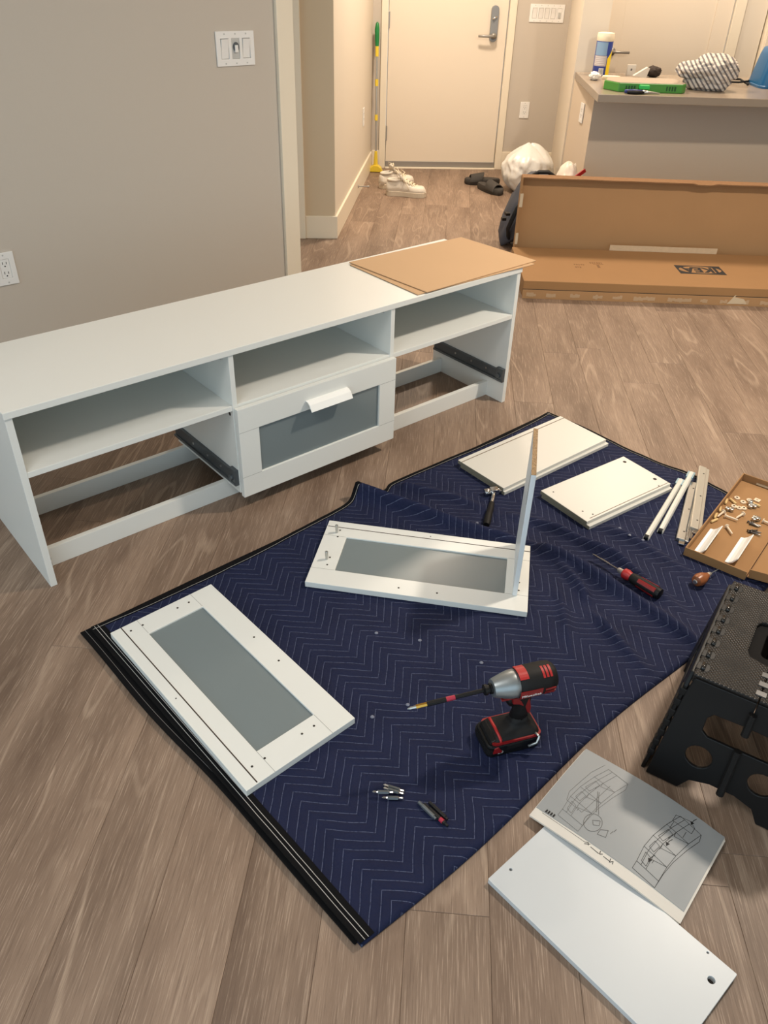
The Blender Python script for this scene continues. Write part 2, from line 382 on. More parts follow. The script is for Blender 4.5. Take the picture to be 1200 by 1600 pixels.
# hall
wall_box('wall_hall_return', (-3.2, 4.60), (-0.38, 4.837), 2.6, 0.10, M('shaded_cream_paint', (206, 188, 160), 0.7))  # same paint as the hall walls, its shading put into the colour
hw = wall_box('wall_hall_left', (-0.38, 4.837), (-0.192, 7.45), 2.6, 0.10, CREAM)
hl = 2.62
struct(obj('baseboard_hall', box(BM(), (0.0, -0.014, 0), (2.62, 0.0, 0.13)), TRIM, None, 0.003, loc=(-0.38, 4.837, 0), rot=(0, 0, math.atan2(2.613, 0.188))))
ry = math.atan2(0.237, 2.82)
struct(obj('baseboard_return', box(BM(), (-0.175, -0.014, 0), (0.014, 0.0, 0.13)), TRIM, None, 0.003, loc=(-0.38, 4.837, 0), rot=(0, 0, ry)))
cas = struct(obj('trim_1', box(BM(), (-0.232, -0.022, 0), (-0.175, 0.01, 2.15)), TRIM, None, 0.003, loc=(-0.38, 4.837, 0), rot=(0, 0, ry)))
d4 = thing('door_3', 'x', 'x', (-0.38, 4.837, 0), ry); del d4['label']; del d4['category']; d4['kind'] = 'structure'
bx('door_leaf', (-1.05, -0.004, 0.008), (-0.236, 0.02, 2.1), DOORP, d4, 0.002)
bx('strike_plate', (-0.2365, -0.016, 0.93), (-0.233, -0.006, 1.02), DARK, d4)
bx('hinge', (-0.2365, -0.014, 0.20), (-0.2325, -0.005, 0.30), DARK, d4)

# entrance door wall: local frame along the wall
DW = Vector((-0.128, 6.747)); Dd = Vector((0.865, 0.095)).normalized(); dyaw = math.atan2(Dd.y, Dd.x)
wb = BM()
prism(wb, rect(-0.35, 0.0, -0.055, 0.14), 0, 2.6); prism(wb, rect(0.93, 0.0, 1.40, 0.14), 0, 2.6); prism(wb, rect(-0.055, 0.0, 0.93, 0.14), 2.18, 2.6)
struct(obj('wall_far', wb, GREIGE, None, loc=(DW.x, DW.y, 0), rot=(0, 0, dyaw)))
fb = BM(); box(fb, (-0.055, -0.016, 0), (-0.006, 0.1, 2.18)); box(fb, (0.878, -0.016, 0), (0.93, 0.1, 2.18)); box(fb, (-0.055, -0.016, 2.13), (0.93, 0.1, 2.18))
struct(obj('trim_2', fb, TRIM, None, 0.002, loc=(DW.x, DW.y, 0), rot=(0, 0, dyaw)))
struct(obj('baseboard_far', box(BM(), (0.93, -0.014, 0), (1.40, 0, 0.13)), TRIM, None, 0.002, loc=(DW.x, DW.y, 0), rot=(0, 0, dyaw)))
struct(obj('baseboard_corner', box(BM(), (-0.12, -0.014, 0), (-0.055, 0, 0.13)), TRIM, None, 0.002, loc=(DW.x, DW.y, 0), rot=(0, 0, dyaw)))
d1 = bpy.data.objects.new('door_1', None); C.objects.link(d1); d1.location = (DW.x, DW.y, 0); d1.rotation_euler = (0, 0, dyaw); struct(d1)
bx('door_leaf', (0.0, 0.004, 0.012), (0.872, 0.048, 2.12), DOORP, d1, 0.002)
bx('door_sweep', (0.0, -0.006, 0.012), (0.872, 0.004, 0.05), SATIN, d1, 0.001)
bx('threshold', (-0.004, -0.035, 0.0), (0.876, 0.08, 0.010), TRIM, d1, 0.002)
hb = None
for z0 in (0.20, 0.955, 1.85):
    h = bx('hinge', (-0.011, -0.012, z0), (0.006, 0.004, z0 + 0.105), SATIN, d1, 0.001)
lk = obj('lock_plate', plate(BM(), rrect(0.745, 0.885, 0.800, 1.115, 0.026), [], 0, 0.022, Matrix(((1, 0, 0, 0), (0, 0, -1, 0.004), (0, 1, 0, 0), (0, 0, 0, 1)))), M('brushed_lock_steel', (140, 142, 144), 0.4, metal=0.35), d1, 0.003)
lv = BM(); lathe(lv, [(0.020, -0.045), (0.020, -0.018)], 'y', (0.772, 0, 0.925)); tube(lv, [(0.772, -0.05, 0.925), (0.76, -0.055, 0.925), (0.70, -0.055, 0.924), (0.655, -0.05, 0.923)], [0.010, 0.010, 0.009, 0.008], 10)
obj('door_lever', lv, SATIN, lk, smooth=True)
ls = BM(); tube(ls, [(0.785, -0.022, 1.045), (0.772, -0.026, 1.04), (0.755, -0.03, 1.028)], 0.007, 8); obj('thumb_turn', ls, CHROME, lk, smooth=True)

# pier and kitchen back wall
pb = BM(); prism(pb, [(1.12, 6.0), (1.30, 6.0), (1.30, 6.46), (1.36, 6.95), (1.20, 6.92)], 0, 2.6)
struct(obj('wall_pier', pb, CREAM))
KY = 6.46
kb = BM(); box(kb, (1.30, KY, 0), (1.335, KY + 0.12, 2.6)); box(kb, (2.30, KY, 0), (2.46, KY + 0.12, 2.6)); box(kb, (1.335, KY, 2.12), (2.30, KY + 0.12, 2.6)); box(kb, (2.46, KY + 0.1, 0), (4.4, KY + 0.2, 2.6))
struct(obj('wall_kitchen', kb, CREAM))
kt = BM(); box(kt, (1.318, KY - 0.018, 0), (1.375, KY + 0.05, 2.12)); box(kt, (2.232, KY - 0.018, 0), (2.305, KY + 0.05, 2.12))
struct(obj('trim_3', kt, TRIM, None, 0.003))
d2 = bpy.data.objects.new('door_2', None); C.objects.link(d2); d2.location = (1.38, KY, 0); struct(d2)
kd = BM(); W_ = 0.846
M_xz = Matrix(((1, 0, 0, 0), (0, 0, -1, 0.0), (0, 1, 0, 0), (0, 0, 0, 1)))
plate(kd, rect(0, 0.01, W_, 2.1), [rect(0.115, 0.22, W_ - 0.115, 0.50)[::-1], rect(0.115, 0.62, W_ - 0.115, 1.98)[::-1]], -0.03, 0.0, M_xz)
obj('door_leaf', kd, DOORP, d2, 0.003)
kp = BM(); obj('door_panel', box(kp, (0.11, 0.009, 0.2), (W_ - 0.11, 0.02, 0.52)), DOORP, d2); bx('door_panel', (0.11, 0.009, 0.60), (W_ - 0.11, 0.02, 2.0), DOORP, d2)
kl = BM(); lathe(kl, [(0.026, -0.012), (0.026, 0.0)], 'y', (0.065, 0, 0.885)); tube(kl, [(0.065, -0.012, 0.885), (0.065, -0.05, 0.885), (0.08, -0.055, 0.885), (0.18, -0.052, 0.884)], [0.011, 0.010, 0.009, 0.008], 10)
obj('door_lever', kl, SATIN, d2, smooth=True)
struct(wall_box('wall_right', (3.9, -2.6), (3.9, 8.0), 2.6, 0.12, GREIGE, side=-1))

# tall white kitchen cupboard at the right of the frame
cb = thing('tall_cupboard', 'tall white cupboard with two doors behind the blue bin at the right', 'cupboard', (2.47, KY - 0.04, 0))
bx('carcass', (0, 0.0, 0), (0.9, 0.13, 2.3), TRIM, cb, 0.002)
bx('cupboard_door', (0.01, -0.02, 0.06), (0.89, -0.001, 1.07), DOORP, cb, 0.002); bx('cupboard_door', (0.01, -0.02, 1.078), (0.89, -0.001, 2.28), DOORP, cb, 0.002)
bx('handle', (0.10, -0.045, 0.97), (0.24, -0.021, 0.985), SATIN, cb, 0.003)

# peninsula
pn = BM(); prism(pn, [(1.165, 5.45), (3.6, 5.52), (3.6, 5.65), (1.165, 5.60)], 0, 0.757); prism(pn, [(1.165, 5.60), (1.30, 5.60), (1.21, 5.999), (1.13, 5.999)], 0, 0.757)
struct(obj('wall_peninsula', pn, M('warm_greige_paint', (204, 188, 168), 0.7)))
ct = BM(); prism(ct, [(1.088, 5.00), (3.6, 5.11), (3.6, 6.10), (1.31, 5.992), (1.128, 5.992)], 0.758, 0.80)
tag(obj('countertop', ct, M('grey_quartz', (150, 136, 120), 0.22, var=(120, 0.05)), None, 0.003), 'grey-brown stone countertop of the kitchen peninsula', 'countertop')

# ================================================================ SWITCHES AND OUTLETS
def plate_fixture(name, label, cat, origin, yaw, w_, h_, ngang, kinds, group=None):
    t = thing(name, label, cat, origin, yaw, group)
    holes = []
    pitch = 0.046
    for i in range(ngang):
        cx = (i - (ngang - 1) / 2) * pitch; holes.append(rect(cx - 0.0168, -0.0335, cx + 0.0168, 0.0335)[::-1])
    obj('cover_plate', plate(BM(), rect(-w_ / 2, -h_ / 2, w_ / 2, h_ / 2), holes, 0.0, 0.006, M_xz), PLAST, t, 0.0015)
    for i, k in enumerate(kinds):
        cx = (i - (ngang - 1) / 2) * pitch
        if k == 'rocker':
            b = BM(); prism(b, [(-0.0318, 0.003), (0.0, 0.006), (0.0318, 0.0115), (0.0318, 0.0005), (-0.0318, 0.0005)], cx - 0.0152, cx + 0.0152, Matrix(((0, 0, 1, 0), (0, -1, 0, 0), (1, 0, 0, 0), (0, 0, 0, 1))))
            obj('rocker', b, PLAST, t, 0.0007)
        elif k == 'dimmer':
            b = BM(); box(b, (cx - 0.0162, -0.004, -0.033), (cx + 0.0162, -0.0005, 0.033)); d = obj('dimmer_body', b, PLASTG, t, 0.0007)
            b = BM(); prism(b, circ(cx + 0.001, 0.006, 0.012, 14, 0.016), -0.0095, -0.0041, Matrix(((1, 0, 0, 0), (0, 0, 1, 0), (0, 1, 0, 0), (0, 0, 0, 1)))); obj('dial', b, STEELD, d, 0.001)
            b = BM(); box(b, (cx - 0.006, -0.0125, -0.012), (cx + 0.007, -0.004, 0.012)); obj('toggle', b, PLAST, d, 0.001)
        elif k == 'slider':
            b = BM(); box(b, (cx - 0.0162, -0.004, -0.033), (cx + 0.0162, -0.0005, 0.033)); d = obj('slider_body', b, PLAST, t, 0.0007)
            b = BM(); box(b, (cx - 0.008, -0.010, -0.028), (cx + 0.008, -0.004, 0.008)); obj('slider_knob', b, PLASTG, d, 0.001)
        elif k == 'outlet':
            b = BM(); box(b, (cx - 0.0162, -0.005, -0.033), (cx + 0.0162, -0.0005, 0.033)); d = obj('receptacle', b, PLAST, t, 0.0007)
            s = BM()
            for zc in (-0.017, 0.017):
                box(s, (cx - 0.0075, -0.0056, zc - 0.001), (cx - 0.0055, -0.0049, zc + 0.008)); box(s, (cx + 0.0055, -0.0056, zc - 0.001), (cx + 0.0075, -0.0049, zc + 0.007))
                prism(s, circ(cx, zc - 0.0075, 0.0026, 8), -0.0056, -0.0049, Matrix(((1, 0, 0, 0), (0, 0, 1, 0), (0, 1, 0, 0), (0, 0, 0, 1))))
            obj('socket_slots', s, DARK, d)
    s = BM()
    for i in range(ngang):
        cx = (i - (ngang - 1) / 2) * pitch
        for zc in (-0.048, 0.048): prism(s, circ(cx, zc, 0.003, 8), -0.0066, -0.0058, Matrix(((1, 0, 0, 0), (0, 0, 1, 0), (0, 1, 0, 0), (0, 0, 0, 1))))
    obj('plate_screws', s, PLASTG, t)
    return t
w1yaw = math.atan2(W1d.y, W1d.x); nrm = Vector((W1d.y, -W1d.x))
def on_w1(s, z): p = W1o + W1d * s + nrm * 0.0003; return (p.x, p.y, z)
plate_fixture('light_switch', 'white three-gang light switch plate with dimmer on the left wall', 'light switch', on_w1(0, 1.109), w1yaw, 0.163, 0.114, 3, ['rocker', 'dimmer', 'rocker'])
plate_fixture('wall_outlet', 'white duplex outlet low on the left wall at the frame edge', 'outlet', on_w1(-0.996, 0.464), w1yaw, 0.072, 0.114, 1, ['outlet'])
def on_dw(s, z, off=0.0003): p = DW + Dd * s + Vector((Dd.y, -Dd.x)) * off; return (p.x, p.y, z)
plate_fixture('light_switch', 'white five-gang light switch plate right of the entrance door', 'light switch', on_dw(1.158, 1.074), dyaw, 0.257, 0.114, 5, ['rocker', 'rocker', 'rocker', 'rocker', 'slider'])
plate_fixture('wall_outlet', 'white outlet on the grey wall between entrance door and kitchen', 'outlet', on_dw(1.073, 0.433), dyaw, 0.072, 0.114, 1, ['outlet'])
plate_fixture('wall_outlet', 'white outlet seen edge-on in the end of the kitchen peninsula', 'outlet', (1.1535, 5.70, 0.60), -math.atan2(0.4, 0.035) , 0.072, 0.114, 1, ['outlet'])
t = plate_fixture('wall_outlet', 'white plate seen edge-on low on the hall wall', 'outlet', (-0.38 + 0.188 * 0.52 + 0.0003, 4.837 + 2.613 * 0.52, 0.45), math.atan2(2.613, 0.188), 0.072, 0.114, 1, ['outlet'])
# door stop on the hall baseboard
ds = BM(); lathe(ds, [(0.012, 0.0), (0.012, 0.004), (0.003, 0.006), (0.003, 0.062), (0.007, 0.064), (0.007, 0.076)], 'x', (-0.293, 5.80, 0.075), 10)
tag(obj('door_stop', ds, SATIN, smooth=False), 'small metal door stop sticking out of the hall baseboard', 'door stop')

# ================================================================ TV BENCH
TB = thing('tv_bench', 'long white television bench, half assembled, with one frosted drawer fitted', 'tv bench', (-0.9025, 1.6152, 0), 0.72271)
W, D, H, T = 1.787, 0.40, 0.53, 0.018
bx('top_panel', (-0.002, -0.004, H - T), (W + 0.002, D, H), WHITE, TB, 0.0012)
for x0 in (0.0, W - T): bx('side_panel', (x0, 0, 0), (x0 + T, D - 0.002, H - T), WHITE, TB, 0.001)
XL, XR = 0.597, 1.184
for x0 in (XL, XR): bx('divider', (x0, 0, 0.06), (x0 + 0.016, D - 0.008, H - T), WHITE, TB, 0.001)
bays = ((T, XL), (XL + 0.016, XR), (XR + 0.016, W - T))
for a, b in bays:
    bx('shelf', (a, 0.001, 0.342), (b, D - 0.012, 0.358), WHITE, TB, 0.001)
    bx('back_panel', (a, D - 0.011, 0.342), (b, D - 0.007, H - T), WBACK, TB)
bx('plinth', (T, 0.085, 0), (W - T, 0.101, 0.060), WHITE, TB, 0.001)
bx('plinth', (T, 0.345, 0), (W - T, 0.361, 0.060), WHITE, TB, 0.001)
def cabinet_runner(u, sgn):
    b = BM(); box(b, (u, 0.004, 0.098), (u + sgn * 0.010, 0.385, 0.132)); box(b, (u, 0.004, 0.090), (u + sgn * 0.016, 0.385, 0.098))
    r = obj('drawer_runner', b, STEELD, TB, 0.001); r['label'] = 'dark grey steel drawer runner'
    b = BM(); box(b, (u, 0.001, 0.088), (u + sgn * 0.014, 0.035, 0.142)); lathe(b, [(0.010, sgn * 0.012), (0.010, sgn * 0.020)], 'x', (u, 0.022, 0.112), 12); obj('roller', b, STEELD, r, 0.001)
    s = BM()
    for v in (0.09, 0.17, 0.26): lathe(s, [(0.004, sgn * 0.009), (0.004, sgn * 0.012)], 'x', (u, v, 0.117), 8)
    obj('screws', s, STEEL, r)
cabinet_runner(XL, -1); cabinet_runner(W - T, -1)
s = BM()
for u, v, z in ((XL, 0.02, 0.325), (T, 0.02, 0.06)): lathe(s, [(0.006, -0.0006), (0.006, 0.004)], 'x', (u, v, z), 10)
obj('cam_holes', s, HOLE, TB)
s = BM()
for u in (XL, XR, W - T): box(s, (u - 0.006, 0.03, H - T - 0.022), (u - 0.0001, 0.055, H - T - 0.0001))
obj('corner_clips', s, PLASTG, TB, 0.001)
s = BM(); lathe(s, [(0.006, 0.0), (0.006, 0.012)], 'y', (T + 0.012, 0.072, 0.035), 10); lathe(s, [(0.006, 0.0), (0.006, 0.012)], 'y', (XR + 0.016 + 0.010, 0.072, 0.03), 10)
obj('cam_bolts', s, STEEL, TB)
# the fitted drawer
def drawer_front(parent, L_, Hh, x0, z0, front=True):
    pass
DR = bpy.data.objects.new('drawer', None); C.objects.link(DR); DR.parent = TB; DR.location = (XL + 0.001 + 0.002, 0, 0.050)
LF, HF = 0.597, 0.300
fr = BM(); plate(fr, rect(0, 0, LF, HF), [rect(0.068, 0.071, LF - 0.068, HF - 0.076)[::-1]], 0.0015, 0.018, M_xz)
obj('front_frame', fr, WHITE, DR, 0.0012)
sm = BM()
for z in (0.071, HF - 0.076):
    for a, b in ((0.0, 0.066), (LF - 0.066, LF)): box(sm, (a, -0.0184, z - 0.0004), (b, -0.018, z + 0.0004))
obj('joint_lines', sm, M('joint_shadow_grey', (150, 150, 146), 0.6), DR)
gl = BM(); box(gl, (0.066, -0.011, 0.069), (LF - 0.066, -0.006, HF - 0.074)); g_ = obj('glass_pane', gl, FROST, DR); g_['label'] = 'frosted grey glass pane'
def handle_mesh(bm, L_=0.158, mat=None):
    prof = [(0.0, 0.0), (0.004, 0.006), (0.020, 0.010), (0.031, 0.022), (0.034, 0.021), (0.024, 0.004), (0.012, -0.003), (0.0, -0.004)]
    prof = [(0, 0), (0.010, 0.001), (0.021, 0.008), (0.032, 0.027), (0.0295, 0.0285), (0.018, 0.012), (0.009, 0.005), (0, 0.004)]
    a = [bm.verts.new((-L_ / 2, -p[0], p[1])) for p in prof]; b = [bm.verts.new((L_ / 2, -p[0], p[1])) for p in prof]
    if mat is not None:
        for v in a + b: v.co = mat @ v.co
    n = len(prof); bm.faces.new(a[::-1]); bm.faces.new(b)
    for i in range(n): bm.faces.new((a[i], a[(i + 1) % n], b[(i + 1) % n], b[i]))
hm = BM(); handle_mesh(hm, 0.158, Matrix.Translation((0.315, -0.0182, 0.258)) @ Matrix.Diagonal((1, 1, -1, 1)))
obj('handle', hm, M('white_metal_handle', (240, 240, 236), 0.25), DR, 0.0008)
for x0 in (0.012, LF - 0.034): bx('drawer_side', (x0, 0.0, 0.012), (x0 + 0.012, 0.36, 0.19), WHITE, DR, 0.001)
bx('drawer_back', (0.024, 0.348, 0.012), (LF - 0.034, 0.36, 0.19), WHITE, DR, 0.001)
bx('drawer_bottom', (0.024, 0.0, 0.018), (LF - 0.034, 0.348, 0.022), WBACK, DR)

# hardboard sheets on the bench top
def sheet(name, label, pts, z, th, mat, edge):
    cx = sum(p[0] for p in pts) / 4; cy = sum(p[1] for p in pts) / 4
    t = thing(name, label, 'board', (cx, cy, z))
    t['group'] = None; del t['group']
    obj('sheet_face', prism(BM(), [(x - cx, y - cy) for x, y in pts], th * 0.25, th), mat, t)
    obj('sheet_underside', prism(BM(), [(x - cx, y - cy) for x, y in pts], 0, th * 0.2499), edge, t)
    return t
def tbw(u, v): c, s_ = math.cos(0.72271), math.sin(0.72271); return (-0.9025 + u * c - v * s_, 1.6152 + u * s_ + v * c)
sheet('hardboard_sheet', 'lower brown hardboard sheet on the bench top, barely showing', [tbw(1.298, 0.006), tbw(1.300, 0.360), tbw(1.830, 0.352), tbw(1.842, -0.010)], H + 0.0004, 0.003, HARDB, HARDE)
sheet('hardboard_sheet', 'upper brown hardboard sheet lying crooked on the white bench top', [tbw(1.331, -0.002), tbw(1.308, 0.375), tbw(1.842, 0.362), tbw(1.868, 0.006)], H + 0.0038, 0.003, HARDB, HARDE)

# ================================================================ MOVING BLANKET
BO = Vector((-0.72, 1.47)); BYAW = math.atan2(0.684, 0.730); e1 = Vector((0.730, 0.684)); e2 = Vector((0.684, -0.730))
def st(x, y): d = Vector((x, y)) - BO; return d.dot(e1), d.dot(e2)
flats = []   # world rects: origin, yaw, w, h, pad
def add_flat(ox, oy, yaw, w_, h_): flats.append((Vector((ox, oy)), Vector((math.cos(yaw), math.sin(yaw))), w_, h_))
Ay = math.atan2(0.98485 - 1.41751, -0.26864 + 0.67673); By = math.atan2(1.92278 - 1.83345, -0.17546 - 0.41443)
Cy = math.atan2(2.622 - 2.279, 0.621 - 0.216); Dy = math.atan2(2.348 - 2.1148, 0.79306 - 0.4751)
add_flat(-0.677, 1.4175, Ay, 0.597, 0.2875); add_flat(0.4144, 1.8334, By, 0.597, 0.29)
add_flat(0.216 + 0.15, 2.122, Cy, 0.54, 0.21)
flats[-1] = (Vector((0.364, 2.122)), Vector((math.cos(Cy), math.sin(Cy))), 0.54, 0.22)
flats.append((Vector((0.590, 1.945)), Vector((math.cos(Dy), math.sin(Dy))), 0.40, 0.215))
add_flat(0.845, 1.84, math.atan2(0.421, 0.313) - PI / 2, 0.19, 0.56)
add_flat(0.225, 1.10, 0.33, 0.13, 0.09)
add_flat(0.55, 1.60, -0.75, 0.30, 0.04)
def flatmask(x, y):
    mk = 0.0
    for o, d, w_, h_ in flats:
        q = Vector((x, y)) - o; a = q.dot(d); b = q.dot(Vector((-d.y, d.x)))
        dx = max(-a, 0, a - w_); dy = max(-b, 0, b - h_); ds_ = math.hypot(dx, dy)
        mk = max(mk, 1 - sstep(0.0, 0.045, ds_))
    return mk
ridges = [([(0.86, -0.03), (0.944, 0.141), (1.01, 0.324), (1.12, 0.583), (1.13, 0.815), (1.10, 1.05)], 0.024, [0.030, 0.024, 0.018, 0.020, 0.016, 0.010]),
          ([(1.17, 0.36), (1.22, 0.50), (1.24, 0.70), (1.19, 0.93)], 0.020, [0.004, 0.014, 0.016, 0.004]),
          ([(1.13, 0.52), (1.06, 0.70), (0.97, 0.86), (0.93, 1.0)], 0.018, [0.003, 0.014, 0.013, 0.004]),
          ([(1.06, 0.62), (0.93, 0.75), (0.83, 0.86)], 0.016, [0.002, 0.008, 0.002]),
          ([(1.30, 0.45), (1.36, 0.66), (1.34, 0.92)], 0.018, [0.002, 0.008, 0.004]),
          ([(1.02, 0.05), (1.10, 0.18), (1.14, 0.32)], 0.022, [0.014, 0.010, 0.002])]
def segd(p, a, b):
    ab = b - a; t_ = max(0, min(1, (p - a).dot(ab) / ab.length_squared)); return (p - a - ab * t_).length, t_
def bh(s_, t_):
    p = Vector((s_, t_)); h = 0.0
    for pts, wd, amp in ridges:
        best = 9; am = 0
        for i in range(len(pts) - 1):
            d_, k = segd(p, Vector(pts[i]), Vector(pts[i + 1]))
            if d_ < best: best = d_; am = amp[i] * (1 - k) + amp[i + 1] * k
        h = max(h, 1.8 * am * math.exp(-(best / (wd * 0.85)) ** 2))
    h += 0.0016 * noise.noise(Vector((s_ * 9, t_ * 9, 0.3))) + 0.0008 * noise.noise(Vector((s_ * 26, t_ * 26, 4)))
    zone = sstep(0.9, 1.1, s_) * sstep(0.2, 0.5, t_)
    h += zone * 0.010 * noise.noise(Vector((s_ * 13 + t_ * 6, t_ * 5 - s_ * 3, 2.0)))
    wx, wy = BO.x + s_ * e1.x + t_ * e2.x, BO.y + s_ * e1.y + t_ * e2.y
    h *= (1 - flatmask(wx, wy))
    return 0.0145 + h
def bedge(s_, t_):   # small planform wobble
    ds_ = -(0.027 - 0.010 * t_) * (1 - sstep(0.02, 0.25, s_)); dt_ = 0.0
    if t_ < 0.2: dt_ = (0.012 * math.sin(s_ * 5.0) - 0.02 * math.exp(-((s_ - 0.88) / 0.05) ** 2) + 0.026 * math.exp(-((s_ - 0.95) / 0.03) ** 2)) * (1 - sstep(0, 0.2, t_))
    if s_ > 1.6: ds_ += (0.012 * math.sin(t_ * 11 + 1.0) - 0.03 * (1 - sstep(0, 0.3, t_))) * sstep(1.6, 1.8, s_)
    if t_ > 0.85: dt_ = (0.009 * math.sin(s_ * 6.5)) * sstep(0.85, 1.04, t_)
    return ds_, dt_
BS, BT = 1.812, 1.042
def bpt(s_, t_, dz=0.0):
    a, b = bedge(s_, t_); return (s_ + a, -(t_ + b), bh(s_, t_) + dz)
MB_ = thing('moving_blanket', 'folded navy quilted moving blanket with black edging spread on the floor', 'blanket', (BO.x, BO.y, 0), BYAW)
NS, NT = 250, 146
qb = BM(); gv = []
for i in range(NS + 1):
    row = []
    for j in range(NT + 1):
        s_, t_ = BS * i / NS, BT * j / NT; x, y, z = bpt(s_, t_)
        e_ = min(s_, t_, BS - s_, BT - t_)
        if e_ < 0.012: z = 0.009 + (z - 0.009) * math.sqrt(max(0.0, 1 - ((0.012 - e_) / 0.012) ** 2))
        row.append(qb.verts.new((x, y, z)))
    gv.append(row)
for i in range(NS):
    for j in range(NT): qb.faces.new((gv[i][j], gv[i + 1][j], gv[i + 1][j + 1], gv[i][j + 1]))
loop = [gv[i][0] for i in range(NS)] + [gv[NS][j] for j in range(NT)] + [gv[i][NT] for i in range(NS, 0, -1)] + [gv[0][j] for j in range(NT, 0, -1)]
lo_ = [qb.verts.new((v.co.x, v.co.y, 0.0085 if v.co.y > -0.9 else 0.002)) for v in loop]
for i in range(len(loop)): qb.faces.new((loop[i], lo_[i], lo_[(i + 1) % len(loop)], loop[(i + 1) % len(loop)]))
obj('upper_layer', qb, QUILT, MB_, smooth=True)
# lower layer, peeking out on the left
lb = BM(); n_ = 60; ra = []; rb = []
def low_edge(k): t_ = BT * k / n_; return (-0.050 + 0.026 * sstep(0.1, 0.9, t_) + 0.002 * math.sin(t_ * 13), -t_ * 0.995 + 0.006)
for k in range(n_ + 1):
    x, y = low_edge(k); ra.append((x, y))
poly = ra + [(BS + 0.004, -BT + 0.03), (BS - 0.02, 0.002), (0.9, 0.004), (0.30, 0.008)]
prism(lb, poly, 0.001, 0.0083); obj('lower_layer', lb, BLACKT, MB_)
# bindings: tapes running on the edges of each layer
def ribbon(pts_a, pts_b, th=0.002):
    b = BM(); R = []
    for (pa, pb_) in zip(pts_a, pts_b):
        pa = Vector(pa); pb_ = Vector(pb_); R.append([pa, pb_, pb_ - Vector((0, 0, th)), pa - Vector((0, 0, th))])
    return rings(b, R)
def edge_strip(fn, n, off0, off1, dz):
    A_, B_ = [], []
    for k in range(n + 1): A_.append(fn(k / n, off0, dz)); B_.append(fn(k / n, off1, dz))
    return ribbon(A_, B_)
def e_left(k, o_, dz): x, y, z = bpt(max(0.001, o_), 0.002 + (BT - 0.004) * k); return (x + min(0, o_), y, z + dz)
def e_back(k, o_, dz): x, y, z = bpt((BS - 0.002) * k + 0.001, max(0.001, o_)); return (x, y - min(0, o_), z + dz)
def e_far(k, o_, dz): x, y, z = bpt(BS - max(0.001, o_), 0.002 + (BT - 0.004) * k); return (x - min(0, o_), y, z + dz)
for fn, wd in ((e_left, 0.030), (e_back, 0.014), (e_far, 0.013)):
    bd = obj('edge_binding', edge_strip(fn, 150, -0.003, wd, 0.0010), BLACKT, MB_); bd['label'] = 'black edge tape'
    for o_ in ((0.0085, 0.0170) if wd > 0.02 else (wd * 0.72,)):
        obj('stitching', edge_strip(fn, 150, o_, o_ + (0.0011 if wd > 0.02 else 0.0008), 0.0014), THREAD, bd)
def e_low(k, o_, dz):
    kk = k * n_; i = min(int(kk), n_ - 1); f = kk - i; a = low_edge(i); b = low_edge(i + 1); return (a[0] * (1 - f) + b[0] * f + o_, a[1] * (1 - f) + b[1] * f, 0.0083 + dz)
bd = obj('edge_binding', edge_strip(e_low, 60, -0.003, 0.034, 0.0012), BLACKT, MB_); bd['label'] = 'black edge tape of the lower layer'
obj('stitching', edge_strip(e_low, 60, 0.0095, 0.0104, 0.0016), M('dim_thread', (112, 110, 108), 0.8), bd)
fl = BM()
for (x, y) in ((-0.02, 1.47), (0.27, 1.96), (0.70, 1.95), (0.72, 1.91), (0.755, 1.89), (0.06, 1.24), (-0.02, 1.20), (0.24, 1.38), (0.09, 1.45)):
    s_, t_ = st(x, y); lathe(fl, [(0.002, 0), (0.005, 0.001), (0.003, 0.003)], 'z', (s_, -t_, bh(s_, t_)), 7)
o = obj('lint', fl, M('grey_lint', (120, 124, 140), 0.9), MB_); o['kind'] = 'stuff'

# ================================================================ LOOSE DRAWER FRONTS AND BOARDS
def loose_front(label, origin, yaw, z):
    t = thing('framed_panel', label, 'drawer front', (origin[0], origin[1], z), yaw)
    L_, Hh = 0.597, 0.2875
    fb_ = BM(); plate(fb_, rect(0, 0, L_, Hh), [rect(0.063, 0.071, L_ - 0.068, 0.224)[::-1]], 0, 0.0178); obj('frame', fb_, WHITE, t, 0.001)
    g = BM(); box(g, (0.061, 0.069, 0.009), (L_ - 0.066, 0.226, 0.0135)); x = obj('glass_pane', g, FROST, t); x['label'] = 'frosted grey glass pane'
    gr = BM(); box(gr, (0.0, 0.0268, 0.0176), (L_ * 0.995, 0.0296, 0.0181)); obj('groove', gr, M('groove_brown', (62, 48, 40), 0.8), t)
    sm_ = BM()
    for y in (0.071, 0.224):
        for a, b in ((0, 0.061), (L_ - 0.066, L_)): box(sm_, (a, y - 0.0004, 0.0177), (b, y + 0.0004, 0.01805))
    obj('joint_lines', sm_, M('joint_shadow_grey', (150, 150, 146), 0.6), t)
    h = BM()
    for x, y in ((0.026, 0.042), (0.026, 0.074), (0.026, 0.172), (0.026, 0.205), (0.241, 0.261), (0.345, 0.261), (0.555, 0.042), (0.555, 0.074), (0.555, 0.172), (0.555, 0.205)):
        prism(h, circ(x, y, 0.0028, 10), 0.0172, 0.01815)
    prism(h, circ(0.29, 0.016, 0.0018, 8), 0.0172, 0.01815)
    obj('screw_holes', h, HOLE, t)
    return t
FA = loose_front('white drawer front with grey glass lying flat at the blanket corner', (-0.6768, 1.4175), Ay, 0.0150)
FB_ = loose_front('white drawer front with grey glass and an upright side board attached', (0.4144, 1.8334), By, 0.0150)
up = BM(); box(up, (0.030, -0.002, 0.0179), (0.0425, 0.229, 0.400)); u_ = obj('drawer_side', up, M('white_foil_side', (222, 226, 228), 0.4), FB_, 0.0008); u_['label'] = 'white side board standing upright'
